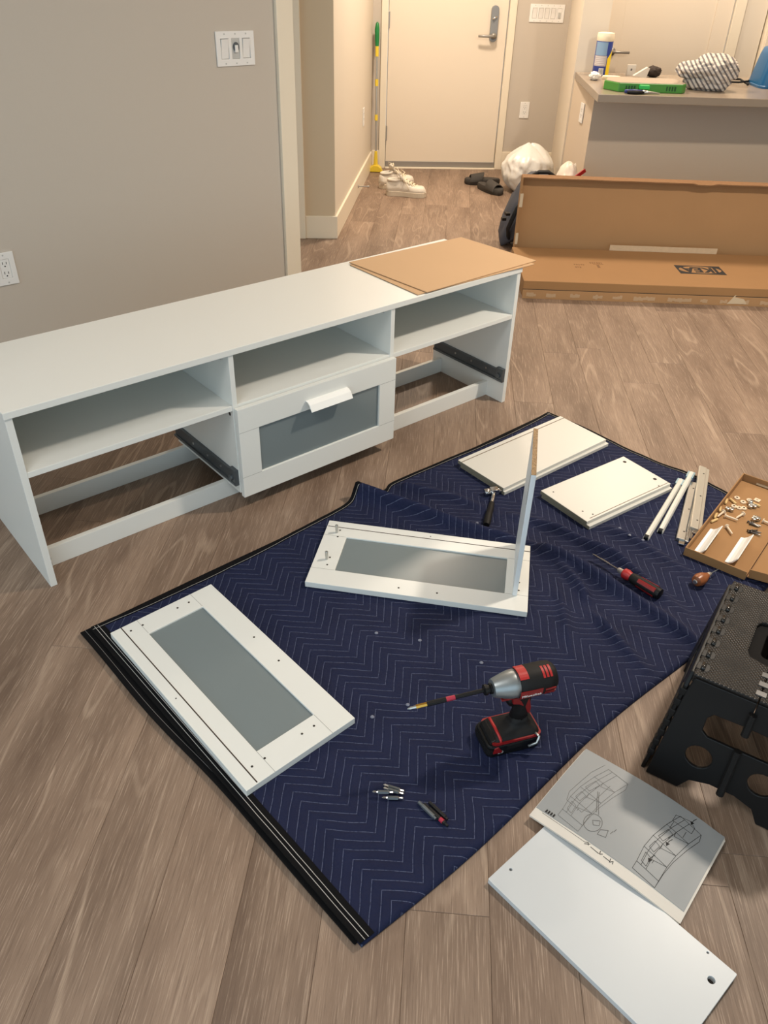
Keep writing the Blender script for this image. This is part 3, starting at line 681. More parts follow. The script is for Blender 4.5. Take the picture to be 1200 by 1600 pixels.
ce = BM(); box(ce, (0.0302, -0.0015, 0.4001), (0.0423, 0.2285, 0.4012)); c_ = obj('raw_edge', ce, CHIP, u_); c_['label'] = 'bare chipboard edge'
gs = BM(); box(gs, (0.0424, 0.205, 0.30), (0.0428, 0.210, 0.400)); obj('groove', gs, M('groove_brown', (62, 48, 40), 0.8), u_)
for (x, y) in ((0.562, 0.055), (0.562, 0.182)):
    b = BM(); lathe(b, [(0.0035, 0.0178), (0.0035, 0.028), (0.0045, 0.029), (0.0045, 0.044), (0.003, 0.046)], 'z', (x, y, 0), 10); k = obj('cam_bolt', b, STEEL, FB_, smooth=False)

def board(name, label, p0, yaw, L_, Wd, z, th, mat=None, holes=(), edge=True, big=()):
    t = thing(name, label, 'board', (p0[0], p0[1], z), yaw)
    obj('panel', box(BM(), (0, 0, 0), (L_, Wd, th)), mat or WHITE2, t, 0.001)
    if edge:
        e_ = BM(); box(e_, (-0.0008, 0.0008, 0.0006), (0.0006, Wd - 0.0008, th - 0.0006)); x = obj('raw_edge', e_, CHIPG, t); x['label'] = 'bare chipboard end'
    if holes or big:
        h = BM()
        for x, y in holes: prism(h, circ(x, y, 0.0028, 10), th - 0.0006, th + 0.0002)
        for x, y, r in big: prism(h, circ(x, y, r, 14), th - 0.0006, th + 0.0003)
        obj('screw_holes', h, HOLE, t)
    return t
# stack C: origin at C4 corner, x along C4->C3
Cx = Vector((0.760 - 0.364, 2.454 - 2.122)); Cyaw = Cx.to_2d().to_3d().angle(Vector((1, 0, 0))) if False else math.atan2(Cx.y, Cx.x)
zb = 0.0148
board('drawer_board', 'lower of two long white boards stacked at the blanket back edge', (0.3685, 2.1175), Cyaw, 0.523, 0.207, zb, 0.012)
tc_ = board('drawer_board', 'upper of two long white boards stacked at the blanket back edge', (0.364, 2.122), Cyaw + 0.008, 0.520, 0.212, zb + 0.0122, 0.012)
g = BM(); box(g, (0.0, 0.193, 0.0118), (0.520, 0.1965, 0.0123)); obj('groove', g, M('groove_grey', (120, 108, 92), 0.8), tc_)
g = BM(); box(g, (0.0, 0.1966, 0.0119), (0.520, 0.2118, 0.0122)); obj('lip', g, WHITE2, tc_)
# stack D
Dx = math.atan2(2.348 - 2.1148, 0.79306 - 0.4751)
td = board('drawer_board', 'lower of two short white boards beside the metal runners', (0.6085, 1.9475), Dx + 0.005, 0.388, 0.205, zb, 0.012)
ty = board('drawer_board', 'upper of two short white boards, with two large holes, beside the runners', (0.600, 1.9555), Dx, 0.390, 0.2, zb + 0.0122, 0.012,
      holes=[(0.028, 0.172), (0.029, 0.046), (0.044, 0.018), (0.345, 0.012)], big=[(0.365, 0.173, 0.0062), (0.367, 0.046, 0.0062)])
g = BM(); box(g, (0.02, 0.0068, 0.0117), (0.388, 0.0092, 0.0123)); obj('groove', g, M('groove_grey', (120, 108, 92), 0.8), ty)
# foreground board
Ey = math.atan2(0.661 - 0.952, 0.638 - 0.365)
te = thing('drawer_board', 'white drawer side board lying on bare floor in the right foreground', 'board', (0.212, 0.827, 0.0005), Ey)
ep = BM(); plate(ep, rrect(0, 0, 0.399, 0.1976, 0.002, 2), [circ(0.374, 0.155, 0.0066, 18)[::-1], circ(0.016, 0.047, 0.003, 10)[::-1], circ(0.023, 0.180, 0.003, 10)[::-1], circ(0.346, 0.192, 0.0022, 8)[::-1]], 0, 0.0125)
obj('panel', ep, M('white_melamine', (200, 204, 206), 0.35), te, 0.0022)
g = BM(); box(g, (0.006, 0.02, 0.0004), (0.39, 0.196, 0.0010)); 
obj('hole_depth', g, HOLE, te)

# ================================================================ INSTRUCTION BOOKLET
def booklet():
    # corners (world): T top-left, L left, R right, Bt bottom
    T_ = Vector((0.447, 1.121)); L0 = Vector((0.316, 0.973)); R_ = Vector((0.692, 0.932)); B_ = Vector((0.561, 0.770))
    cx = (T_ + L0 + R_ + B_) / 4
    t = thing('instruction_booklet', 'open paper assembly booklet with line drawings, beside the black stool', 'booklet', (cx.x, cx.y, 0))
    def P(u, v, dz=0.0, k=0):  # u 0..1 along L->B, v 0..1 from L/B side to T/R side
        a = L0.lerp(B_, u); b = T_.lerp(R_, u); q = a.lerp(b, v) - cx
        z = 0.0195 + 0.013 * math.sin(PI * min(1, u * 1.05)) * (0.45 + 0.55 * v) + 0.012 * (1 - u) ** 3 * v + 0.004 * math.sin(v * PI) - 0.006 * (u ** 6)
        if k: z = z - 0.003 * k
        return Vector((q.x, q.y, z + dz))
    def grid(u0, u1, v0, v1, k, th=0.0009, nu=24, nv=12):
        b = BM(); vv = {}
        for i in range(nu + 1):
            for j in range(nv + 1):
                p = P(u0 + (u1 - u0) * i / nu, v0 + (v1 - v0) * j / nv, 0, k); vv[i, j, 0] = b.verts.new(p); vv[i, j, 1] = b.verts.new(p - Vector((0, 0, th)))
        for i in range(nu):
            for j in range(nv):
                for s_ in (0, 1): b.faces.new([vv[a, c, s_] for a, c in ((i, j), (i + 1, j), (i + 1, j + 1), (i, j + 1))])
        for i in range(nu):
            for j in (0, nv): b.faces.new([vv[i, j, 0], vv[i + 1, j, 0], vv[i + 1, j, 1], vv[i, j, 1]])
        for j in range(nv):
            for i in (0, nu): b.faces.new([vv[i, j, 0], vv[i, j + 1, 0], vv[i, j + 1, 1], vv[i, j, 1]])
        return b
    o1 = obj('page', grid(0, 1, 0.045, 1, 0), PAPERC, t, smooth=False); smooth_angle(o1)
    o2 = obj('page', grid(-0.003, 1.012, -0.07, 0.97, 0.35), PAPER, t); smooth_angle(o2)
    o3 = obj('page', grid(0.0, 1.006, -0.075, 0.995, 0.9), PAPER, t); smooth_angle(o3)
    # line drawings: ribbons on the page
    def draw(lines, wd, mat, name):
        b = BM()
        for ln in lines:
            for (u0, v0), (u1, v1) in zip(ln[:-1], ln[1:]):
                n = max(1, int(math.hypot(u1 - u0, v1 - v0) * 16)); pts = [P(u0 + (u1 - u0) * k / n, v0 + (v1 - v0) * k / n, 0.0004) for k in range(n + 1)]
                for a, c in zip(pts[:-1], pts[1:]):
                    d = (c - a); nn = Vector((-d.y, d.x, 0)).normalized() * wd
                    b.faces.new([b.verts.new(p) for p in (a - nn, c - nn, c + nn, a + nn)])
        return obj(name, b, mat, o1)
    # pixel -> page coordinates (bilinear in the booklet frame) for drawing vertices given as fractions
    def cab(ou, ov, k=1.0, arrow=False):
        # an isometric curved bench: front-bottom box running up the page
        L_ = []
        def c(a, b): return (ou + a * k, ov + b * k)
        def curve(off, lift): return [c(0.00 + off, 0.0 + lift), c(0.045 + off, 0.20 + lift), c(0.06 + off, 0.40 + lift), c(0.05 + off, 0.60 + lift)]
        return L_, c
    A1_, A2_ = [], []
    # left drawing (u about .05-.45), right drawing (u about .6-.95); v up
    def bench(u0, v0, open_):
        out = []
        F = [(u0, v0), (u0 + 0.155, v0 - 0.03), (u0 + 0.155, v0 + 0.05), (u0, v0 + 0.085)]      # end face
        out += [F + [F[0]]]
        far = [(u0 - 0.01, v0 + 0.26), (u0 + 0.0, v0 + 0.42), (u0 + 0.03, v0 + 0.62), (u0 + 0.07, v0 + 0.80)]
        near = [(u0 + 0.155, v0 + 0.22), (u0 + 0.165, v0 + 0.38), (u0 + 0.19, v0 + 0.58), (u0 + 0.225, v0 + 0.76)]
        low = [(u0 + 0.158, v0 + 0.14), (u0 + 0.170, v0 + 0.30), (u0 + 0.2, v0 + 0.50), (u0 + 0.235, v0 + 0.68)]
        out += [[F[3]] + far, [F[2]] + near, [F[1]] + low, [far[-1], near[-1], low[-1]], [far[-1], near[-1]]]
        mid = [((a[0] + b[0]) / 2 - 0.012, (a[1] + b[1]) / 2) for a, b in zip([F[3]] + far, [F[2]] + near)]
        out += [mid]
        inner = [((a[0] * 0.8 + b[0] * 0.2), (a[1] * 0.8 + b[1] * 0.2)) for a, b in zip([F[3]] + far, [F[2]] + near)]
        out += [inner]
        for i in (1, 2, 3): out += [[far[i - 1], near[i - 1]], [mid[i], (mid[i][0] + 0.002, mid[i][1] - 0.05), near[i - 1]]]
        for i in (0, 1, 2):
            a, b = mid[i], mid[i + 1]; out += [[(a[0] - 0.045, a[1] + 0.05), (b[0] - 0.045, b[1] - 0.02), (b[0] - 0.008, b[1] - 0.04), (a[0] - 0.008, a[1] + 0.03), (a[0] - 0.045, a[1] + 0.05)]]
            out += [[(a[0] + 0.01, a[1] + 0.09), (a[0] + 0.012, a[1] + 0.13)]]
        return out
    g1 = bench(0.135, 0.10, True); g2 = bench(0.655, 0.08, False)
    # lifted lid over the left drawing
    g1 += [[(0.12, 0.30), (0.10, 0.40), (0.13, 0.75), (0.17, 0.93)], [(0.12, 0.30), (0.24, 0.27), (0.25, 0.36), (0.28, 0.72)]]
    lid = [[(0.70, 0.78), (0.70, 0.86), (0.79, 0.90), (0.83, 0.86), (0.83, 0.78), (0.70, 0.78)], [(0.71, 0.68), (0.71, 0.78)], [(0.80, 0.68), (0.80, 0.76)]]
    draw(g1, 0.00032, INKF, 'line_drawing'); draw(g2 + lid, 0.0004, INK, 'line_drawing')
    # round detail with pointer
    rd = [[(0.33 + 0.055 * math.cos(a_ * PI / 8), 0.24 + 0.10 * math.sin(a_ * PI / 8)) for a_ in range(17)], [(0.31, 0.36), (0.27, 0.48), (0.24, 0.58)], [(0.33, 0.35), (0.28, 0.48), (0.25, 0.58)],
          [(0.32, 0.26), (0.34, 0.22), (0.37, 0.25), (0.36, 0.3), (0.32, 0.26)], [(0.39, 0.16), (0.44, 0.18), (0.43, 0.26), (0.39, 0.22), (0.39, 0.16)], [(0.45, 0.24), (0.455, 0.28)], [(0.46, 0.28), (0.465, 0.32)]]
    draw(rd, 0.0005, INKF, 'line_drawing')
    ar = []
    for (u, v) in ((0.71, 0.26), (0.745, 0.52), (0.80, 0.90)):
        ar += [[(u + 0.012, v + 0.07), (u + 0.002, v + 0.03), (u, v)]]
    draw(ar, 0.0006, INK, 'printed_arrows')
    b = BM()
    for (u, v) in ((0.71, 0.26), (0.745, 0.52), (0.80, 0.90)): b.faces.new([b.verts.new(P(*q, 0.0005)) for q in ((u - 0.012, v + 0.004), (u + 0.002, v - 0.035), (u + 0.014, v + 0.008))])
    obj('printed_arrows', b, INK, o1)
    # small print on the strip of the page below and at the corner
    def pdraw(lines, wd, mat):
        b = BM()
        for ln in lines:
            for (u0, v0), (u1, v1) in zip(ln[:-1], ln[1:]):
                a, c = P(u0, v0, 0.0003, 0.35), P(u1, v1, 0.0003, 0.35); d = c - a; nn = Vector((-d.y, d.x, 0)).normalized() * wd
                b.faces.new([b.verts.new(p) for p in (a - nn, c - nn, c + nn, a + nn)])
        obj('small_print', b, mat, o2)
    pdraw([[(0.36, 0.02), (0.375, 0.035), (0.385, 0.01)], [(0.36, 0.0), (0.39, 0.03)], [(0.40, 0.01), (0.46, 0.0)], [(0.46, 0.035), (0.465, 0.0), (0.48, 0.02)], [(0.49, 0.005), (0.53, 0.0)], [(0.53, 0.03), (0.535, -0.01), (0.55, 0.02), (0.555, -0.01)]], 0.0007, INK)
    pdraw([[(0.05, 0.03), (0.3, 0.02), (0.36, 0.018)]], 0.0004, INK)
    b = BM()
    for u in (0.065, 0.082, 0.10, 0.118): 
        for dv in (0.0,): b.faces.new([b.verts.new(P(*q, 0.0005, 0)) for q in ((u - 0.006, 0.052), (u + 0.006, 0.05), (u + 0.007, 0.085), (u - 0.003, 0.09))])
    obj('bold_print', b, INK, o1)
booklet()

# ================================================================ STEP STOOL
def stool():
    t = thing('step_stool', 'black plastic folding step stool with perforated legs at the right edge', 'stool', (0.616, 1.115, 0), -math.atan2(0.517, 0.856))
    Wd, Ln, Hs = 0.25, 0.345, 0.28
    # two top halves with a recessed grip
    for x0, x1 in ((0.0, Wd / 2 - 0.0006), (Wd / 2 + 0.0006, Wd)):
        notch = []
        if x0 == 0: outer = [(0, 0), (x1, 0), (x1, 0.105), (0.085, 0.115), (0.078, 0.13), (0.078, 0.22), (0.085, 0.235), (x1, 0.245), (x1, Ln), (0, Ln)]
        else: outer = [(x0, 0), (Wd, 0), (Wd, Ln), (x0, Ln), (x0, 0.245), (Wd - 0.085, 0.235), (Wd - 0.078, 0.22), (Wd - 0.078, 0.13), (Wd - 0.085, 0.115), (x0, 0.105)]
        b = BM(); prism(b, outer, Hs - 0.022, Hs); obj('tread', b, TREAD, t, 0.003)
    b = BM(); plate(b, rrect(0.076, 0.104, Wd - 0.076, 0.246, 0.02), [rrect(0.102, 0.135, Wd - 0.102, 0.215, 0.012)[::-1]], Hs - 0.022, Hs - 0.008); obj('grip', b, M('matte_black_plastic', (12, 11, 11), 0.75, spec=0.15), t, 0.002)
    # edge knuckles
    for sx in (0.012, Wd - 0.012):
        for k in range(8):
            y = 0.03 + k * (Ln - 0.055) / 7
            b = BM(); prism(b, [(sx - 0.013, y - 0.011), (sx + 0.009, y - 0.013), (sx + 0.014, y - 0.007), (sx + 0.014, y + 0.007), (sx + 0.009, y + 0.013), (sx - 0.013, y + 0.011)], Hs - 0.003, Hs + 0.0006); kn = obj('hinge_knuckle', b, BLACKP, t, 0.002)
            b = BM(); tube(b, [(sx, y - 0.009, Hs + 0.001), (sx, y + 0.009, Hs + 0.001)], 0.0045, 8); obj('hinge_pin', b, M('glossy_black_plastic', (40, 38, 36), 0.18), kn, smooth=True)
    for k, y in enumerate((0.02, 0.048, 0.076, 0.27, 0.298, 0.326)):
        b = BM(); box(b, (Wd / 2 - 0.011, y - 0.008, Hs - 0.002), (Wd / 2 + 0.011, y + 0.008, Hs + 0.0012)); obj('centre_knuckle', b, M('worn_black_plastic', (30, 28, 27), 0.3), t, 0.003)
    fl_ = 0.045
    # side legs (left and right) - panels leaning outwards
    for sx, dr in ((0.0, -1), (Wd, 1)):
        zt = Hs - 0.004; L_ = zt
        outer = [(-0.035, 0.0), (0.045, 0.0), (0.075, 0.075), (0.12, 0.10), (Ln - 0.12, 0.10), (Ln - 0.075, 0.075), (Ln - 0.045, 0.0), (Ln + 0.035, 0.0), (Ln + 0.004, L_ - 0.03), (Ln - 0.012, L_), (0.012, L_), (-0.004, L_ - 0.03)]
        hol = [circ(0.07, 0.155, 0.026, 16)[::-1], circ(Ln - 0.07, 0.155, 0.026, 16)[::-1], rrect(0.115, 0.135, Ln - 0.115, 0.20, 0.015, 3)[::-1]]
        tilt = math.atan2(0.030, L_)
        mt = Matrix.Translation((sx + dr * 0.032, 0, 0.0)) @ Matrix.Rotation(-dr * tilt, 4, 'Y') @ Matrix(((0, 0, 1, 0), (1, 0, 0, 0), (0, 1, 0, 0), (0, 0, 0, 1)))
        b = BM(); plate(b, outer, hol, -0.004, 0.004, mt); lg = obj('side_leg', b, BLACKP, t, 0.002)
        b = BM()
        for k in range(7):
            z = 0.05 + k * 0.03; x = sx + dr * (0.032 - 0.030 * z / L_); box(b, (x - 0.007, -0.034 + z * 0.11, z - 0.009), (x + 0.007, -0.014 + z * 0.11, z + 0.009))
        obj('hinge_knuckles', b, BLACKR, lg, 0.002)
    # folding end panels (front and back), each two leaves joined in the middle
    for y0, dr in ((0.0, -1), (Ln, 1)):
        for half in (0, 1):
            outer = [(-0.022, 0.004), (0.045, 0.004), (0.062, 0.034), (0.10, 0.046), (0.1243, 0.046), (0.1243, 0.155), (0.065, 0.155), (0.052, 0.165), (0.052, 0.198), (0.062, 0.212), (0.1243, 0.214), (0.1243, Hs - 0.004), (0.006, Hs - 0.004), (-0.002, 0.24)]
            hol = [circ(0.063, 0.100, 0.0265, 18)[::-1]]
            if half: outer = [(Wd - x, z) for x, z in outer][::-1]; hol = [[(Wd - x, z) for x, z in h][::-1] for h in hol]
            tilt = math.atan2(0.045, Hs)
            mt = Matrix.Translation((0, y0 + dr * 0.047 - dr * 0.004, 0)) @ Matrix.Rotation(dr * tilt, 4, 'X') @ Matrix(((1, 0, 0, 0), (0, 0, -1, 0), (0, 1, 0, 0), (0, 0, 0, 1)))
            b = BM(); plate(b, outer, hol, -0.004, 0.004, mt); obj('end_panel', b, BLACKP, t, 0.002)
        hz = BM()
        for z0, z1 in ((0.04, 0.158), (0.198, 0.25)):
            y_a = y0 + dr * (0.048 - 0.045 * z0 / Hs) + dr * 0.004; y_b = y0 + dr * (0.048 - 0.045 * z1 / Hs) + dr * 0.004
            tube(hz, [(Wd / 2, y_a, z0), (Wd / 2, y_b, z1)], 0.008, 10)
        obj('fold_hinge', hz, BLACKR, t, smooth=False)
    return t
stool()

# ================================================================ IMPACT DRIVER
def driver():
    t = thing('impact_driver', 'red and black cordless impact driver with long bit, standing on the blanket', 'power tool', (0.295, 1.158, 0.0150), math.radians(198.8))
    # battery
    b = BM(); prism(b, rrect(-0.048, -0.038, 0.080, 0.038, 0.014, 4), 0.0, 0.034); ba = obj('battery', b, BLACKP, t, 0.004)
    b = BM(); prism(b, rrect(0.058, -0.0385, 0.0815, 0.0385, 0.012, 3), 0.010, 0.026); r_ = obj('battery_latch', b, BLACKR, ba, 0.003)
    b = BM(); prism(b, [(0.044, 0.012), (0.068, 0.012), (0.066, 0.030), (0.056, 0.032)], -0.0395, 0.0395, Matrix(((1, 0, 0, 0), (0, 0, -1, 0), (0, 1, 0, 0), (0, 0, 0, 1)))); obj('red_corner', b, REDP, ba, 0.002)
    b = BM(); box(b, (0.0, 0.0375, 0.018), (0.036, 0.0392, 0.030)); box(b, (0.0, -0.0392, 0.018), (0.036, -0.0375, 0.030)); obj('battery_stripe', b, BLACKR, ba, 0.0005)
    text_mesh('printed_text', '2.0', 0.011, PLASTG, ba, Matrix.Translation((0.050, 0.0386, 0.013)) @ Matrix.Rotation(PI, 4, 'Z') @ Matrix.Rotation(PI / 2, 4, 'X'), 0.0002)
    # foot of the handle: tapering collar
    b = BM(); R = []
    for z, xa, xb, hy in ((0.034, -0.046, 0.072, 0.036), (0.044, -0.043, 0.064, 0.033), (0.050, -0.038, 0.046, 0.027), (0.055, -0.030, 0.024, 0.020), (0.064, -0.024, 0.017, 0.0165), (0.078, -0.022, 0.016, 0.016)):
        R.append([Vector((x, y, z)) for x, y in rrect(xa, -hy, xb, hy, min(0.012, hy * 0.7), 4)])
    rings(b, R); obj('handle_foot', b, BLACKR, t, smooth=True)
    b = BM(); R = []
    for z, g in ((0.035, 0.0012), (0.041, 0.0012)): R.append([Vector((x, y, z)) for x, y in rrect(-0.046 - g, -0.036 - g, 0.070, 0.036 + g, 0.012, 4)])
    rings(b, R); obj('red_band', b, REDP, t)
    b = BM(); tube(b, [(0.050, -0.0345, 0.036), (0.050, -0.030, 0.046), (0.050, 0.0, 0.0485), (0.050, 0.030, 0.046), (0.050, 0.0345, 0.036)], 0.0035, 8); obj('red_band', b, REDB, t, smooth=True)
    b = BM(); prism(b, [(0.056, 0.034), (0.074, 0.034), (0.070, 0.042), (0.060, 0.047)], -0.030, 0.030, Matrix(((1, 0, 0, 0), (0, 0, -1, 0), (0, 1, 0, 0), (0, 0, 0, 1)))); obj('fuel_gauge', b, BLACKP, t, 0.002)
    b = BM(); tube(b, [(-0.030, 0.034, 0.045), (-0.035, 0.044, 0.044), (-0.030, 0.047, 0.028), (-0.012, 0.045, 0.020)], 0.003, 8); obj('belt_clip', b, STEEL, t, smooth=True)
    # handle
    b = BM(); R = []
    for z, cx, rx, ry in ((0.075, -0.002, 0.021, 0.0165), (0.095, -0.004, 0.019, 0.0165), (0.120, -0.003, 0.020, 0.0175), (0.140, 0.000, 0.024, 0.0185), (0.156, 0.002, 0.034, 0.021)):
        R.append([Vector((cx + rx * math.cos(2 * PI * k / 16), ry * math.sin(2 * PI * k / 16), z)) for k in range(16)])
    rings(b, R); obj('handle', b, BLACKR, t, smooth=True)
    for sg in (1, -1):
        pts = [(0.014, 0.150), (0.028, 0.150), (0.026, 0.134), (0.012, 0.130), (-0.004, 0.118), (-0.012, 0.098), (-0.018, 0.092), (-0.019, 0.112), (-0.012, 0.140), (-0.004, 0.152)]
        b = BM(); prism(b, pts, 0.0, 0.0172, Matrix(((1, 0, 0, 0), (0, 0, sg, 0), (0, 1, 0, 0), (0, 0, 0, 1)))); obj('red_grip_panel', b, REDP, t, 0.001)
    b = BM(); R = []
    for z, xa, xb in ((0.120, 0.012, 0.030), (0.130, 0.012, 0.036), (0.146, 0.012, 0.038)): R.append([Vector((x, y, z)) for x, y in rrect(xa, -0.010, xb, 0.010, 0.006, 3)])
    rings(b, R); obj('trigger', b, BLACKP, t, smooth=True)
    b = BM(); box(b, (0.018, -0.014, 0.146), (0.052, 0.014, 0.152)); obj('trigger_guard', b, REDP, t, 0.002)
    # motor housing along x, axis at z .178
    za = 0.180
    b = BM(); lathe(b, [(0.010, -0.068), (0.026, -0.067), (0.0320, -0.060), (0.034, -0.045), (0.034, 0.000), (0.0325, 0.016), (0.029, 0.020)], 'x', (0, 0, za), 28); obj('motor_housing', b, BLACKR, t, smooth=False).data; smooth_angle(C.objects['motor_housing'])
    def patch(x0, x1, a0, a1, r, mat, name, par=t):
        b = BM(); R = []
        for i in range(9):
            a = a0 + (a1 - a0) * i / 8; c, s_ = math.cos(a), math.sin(a)
            R.append([Vector((x0, c * r, za + s_ * r)), Vector((x1, c * r, za + s_ * r)), Vector((x1, c * (r - 0.002), za + s_ * (r - 0.002))), Vector((x0, c * (r - 0.002), za + s_ * (r - 0.002)))])
        rings(b, R); return obj(name, b, mat, par)
    for sg in (1, -1):
        f = lambda a: a if sg == 1 else PI - a
        s1 = patch(-0.028, 0.022, f(-0.62), f(0.18), 0.0350, REDP, 'side_badge')
        if sg == 1:
            text_mesh('printed_text', 'Milwaukee', 0.0105, PLAST, s1, Matrix.Translation((-0.003, 0.0346, za - 0.0075)) @ Matrix.Rotation(PI, 4, 'Z') @ Matrix.Rotation(PI / 2 + 0.22, 4, 'X'), 0.0006)
        for k in range(3): patch(-0.058, -0.034, f(-0.60 + k * 0.27), f(-0.47 + k * 0.27), 0.0350, REDP, 'vent_rib')
    patch(0.000, 0.020, 0.95, 2.2, 0.0346, REDB, 'top_badge')
    for k in range(3): patch(-0.052 + k * 0.008, -0.047 + k * 0.008, 0.8, 1.6, 0.0346, REDB, 'vent_rib')
    b = BM(); lathe(b, [(0.0285, 0.016), (0.0300, 0.020), (0.0300, 0.032), (0.0275, 0.044), (0.0215, 0.066), (0.0190, 0.072), (0.012, 0.073)], 'x', (0, 0, za), 28); smooth_angle(obj('gear_case', b, ALU, t))
    b = BM(); lathe(b, [(0.0115, 0.072), (0.0115, 0.078), (0.009, 0.079), (0.009, 0.083), (0.0115, 0.084), (0.0115, 0.090), (0.007, 0.092)], 'x', (0, 0, za), 16); smooth_angle(obj('chuck', b, BLACKP, t))
    # bit slopes down a little
    mt = Matrix.Translation((0.088, 0, za)) @ Matrix.Rotation(math.radians(5), 4, 'Y') @ Matrix.Rotation(math.radians(-3), 4, 'Z')
    bt = BM(); lathe(bt, [(0.0045, 0.0), (0.0045, 0.065)], 'x', n=8, mat=mt); lathe(bt, [(0.0055, 0.084), (0.0055, 0.125)], 'x', n=8, mat=mt); bi = obj('driver_bit', bt, BLACKP, t)
    b = BM(); lathe(b, [(0.0052, 0.065), (0.0052, 0.084)], 'x', n=12, mat=mt); obj('red_collar', b, M('red_sleeve', (168, 40, 62), 0.4), bi)
    b = BM(); lathe(b, [(0.0046, 0.125), (0.0046, 0.148)], 'x', n=6, mat=mt); obj('bit_shank', b, GOLD, bi)
    b = BM(); lathe(b, [(0.0035, 0.148), (0.003, 0.155), (0.0030, 0.160), (0.0008, 0.166)], 'x', n=6, mat=mt); obj('bit_tip', b, STEEL, bi)
driver()

# small bits
def bit(name, label, p0, p1, z, kind, group):
    p0 = Vector(p0); p1 = Vector(p1); c = (p0 + p1) / 2; L_ = (p1 - p0).length / 2; yaw = math.atan2((p1 - p0).y, (p1 - p0).x)
    t = thing(name, label, 'driver bit', (c.x, c.y, z), yaw, group)
    if kind == 'double':
        b = BM(); lathe(b, [(0.0042, -L_ * 0.5), (0.0042, L_ * 0.5)], 'x', n=6); obj('shank', b, STEELD, t)
        b = BM()
        for s_ in (-1, 1): lathe(b, [(0.0030, s_ * L_ * 0.5), (0.0024, s_ * L_ * 0.62), (0.0030, s_ * L_ * 0.9), (0.0016, s_ * L_)], 'x', n=8)
        obj('tips', b, CHROME, t)
    else:
        b = BM(); lathe(b, [(0.0036, -L_), (0.0036, -L_ * 0.6), (0.0044, -L_ * 0.55), (0.0044, L_ * 0.75), (0.0030, L_ * 0.8), (0.0030, L_)], 'x', n=8); obj('shank', b, STEELD if kind == 'grey' else BLACKP, t)
        if kind == 'red': b = BM(); lathe(b, [(0.0047, L_ * 0.35), (0.0047, L_ * 0.62)], 'x', n=10); obj('red_band', b, M('red_sleeve', (168, 40, 62), 0.4), t)
    return t
zf = 0.0192
G1 = 'short steel bits at the left of the two groups of bits'; G2 = 'dark bits at the right of the two groups of bits'
bit('driver_bit', 'double-ended steel bit, uppermost of the left group on the blanket', (0.010, 1.020), (0.054, 1.006), zf, 'double', G1)
bit('driver_bit', 'double-ended steel bit crossing second from top of the left group', (0.010, 1.012), (0.053, 0.999), zf + 0.0005, 'double', G1)
bit('driver_bit', 'double-ended steel bit reaching furthest left in its group', (-0.012, 0.996), (0.032, 0.997), zf + 0.008, 'double', G1)
bit('driver_bit', 'double-ended steel bit lowest in the left group on the blanket', (0.008, 0.989), (0.052, 0.990), zf, 'double', G1)
bit('driver_bit', 'grey steel bit, leftmost of the three dark bits', (0.083, 0.982), (0.117, 0.945), zf, 'grey', G2)
bit('driver_bit', 'long black bit with a red band in the middle of three', (0.094, 0.978), (0.140, 0.930), zf, 'red', G2)
bit('driver_bit', 'plain black bit, rightmost of the three dark bits', (0.104, 0.982), (0.140, 0.944), zf + 0.001, 'black', G2)

# ================================================================ HAND TOOLS
t = thing('hammer', 'small hammer with black rubber grip beside the long white boards', 'hammer', (0.335, 2.122, 0.0), 0)
hyaw = 0.30
mt = Matrix.Translation((0, 0, 0.026)) @ Matrix.Rotation(hyaw, 4, 'Z')
b = BM(); lathe(b, [(0.011, -0.034), (0.0125, -0.030), (0.0125, -0.018), (0.0095, -0.014), (0.0095, 0.012), (0.0075, 0.022), (0.002, 0.036)], 'x', n=14, mat=mt); box(b, (-0.013, -0.011, -0.011), (0.013, 0.011, 0.011), mt); smooth_angle(obj('head', b, CHROME, t, 0.0008))
b = BM(); tube(b, [(-0.001, -0.008, 0.026), (-0.014, -0.070, 0.024)], 0.006, 10); smooth_angle(obj('shaft', b, CHROME, t))
b = BM(); tube(b, [(-0.013, -0.066, 0.0245), (-0.018, -0.090, 0.025), (-0.030, -0.140, 0.0255), (-0.037, -0.172, 0.0245), (-0.039, -0.182, 0.024)], [0.0085, 0.0095, 0.011, 0.0115, 0.009], 12); smooth_angle(obj('grip', b, BLACKR, t))

t = thing('screwdriver', 'ratchet screwdriver with red and black handle lying on the blanket', 'screwdriver', (0.665, 1.722, 0.033), math.atan2(1.631 - 1.728, 0.751 - 0.663))
b = BM(); lathe(b, [(0.001, -0.113), (0.0035, -0.106), (0.0035, -0.085), (0.0045, -0.084), (0.0045, -0.055), (0.003, -0.052), (0.003, -0.022)], 'x', n=8); smooth_angle(obj('shaft', b, CHROME, t))
b = BM(); lathe(b, [(0.006, -0.024), (0.0075, -0.020), (0.0085, -0.006)], 'x', n=12); smooth_angle(obj('ferrule', b, SATIN, t))
b = BM(); lathe(b, [(0.010, -0.008), (0.0145, -0.004), (0.0155, 0.006), (0.013, 0.016), (0.0125, 0.020)], 'x', n=16); smooth_angle(obj('ratchet_collar', b, REDB, t))
b = BM(); lathe(b, [(0.0125, 0.018), (0.0150, 0.026), (0.0165, 0.060), (0.0170, 0.095), (0.0165, 0.104)], 'x', n=16); smooth_angle(obj('grip', b, BLACKR, t))
for a in (-0.5, 0.9, 2.3, 3.7):
    b = BM(); R = []
    for i in range(5):
        an = a - 0.36 + 0.72 * i / 4; c, s_ = math.cos(an), math.sin(an); R.append([Vector((0.045, c * 0.0163, s_ * 0.0163)), Vector((0.100, c * 0.0180, s_ * 0.0180)), Vector((0.100, c * 0.015, s_ * 0.015)), Vector((0.045, c * 0.014, s_ * 0.014))])
    rings(b, R); obj('grip_insert', b, REDP, t)
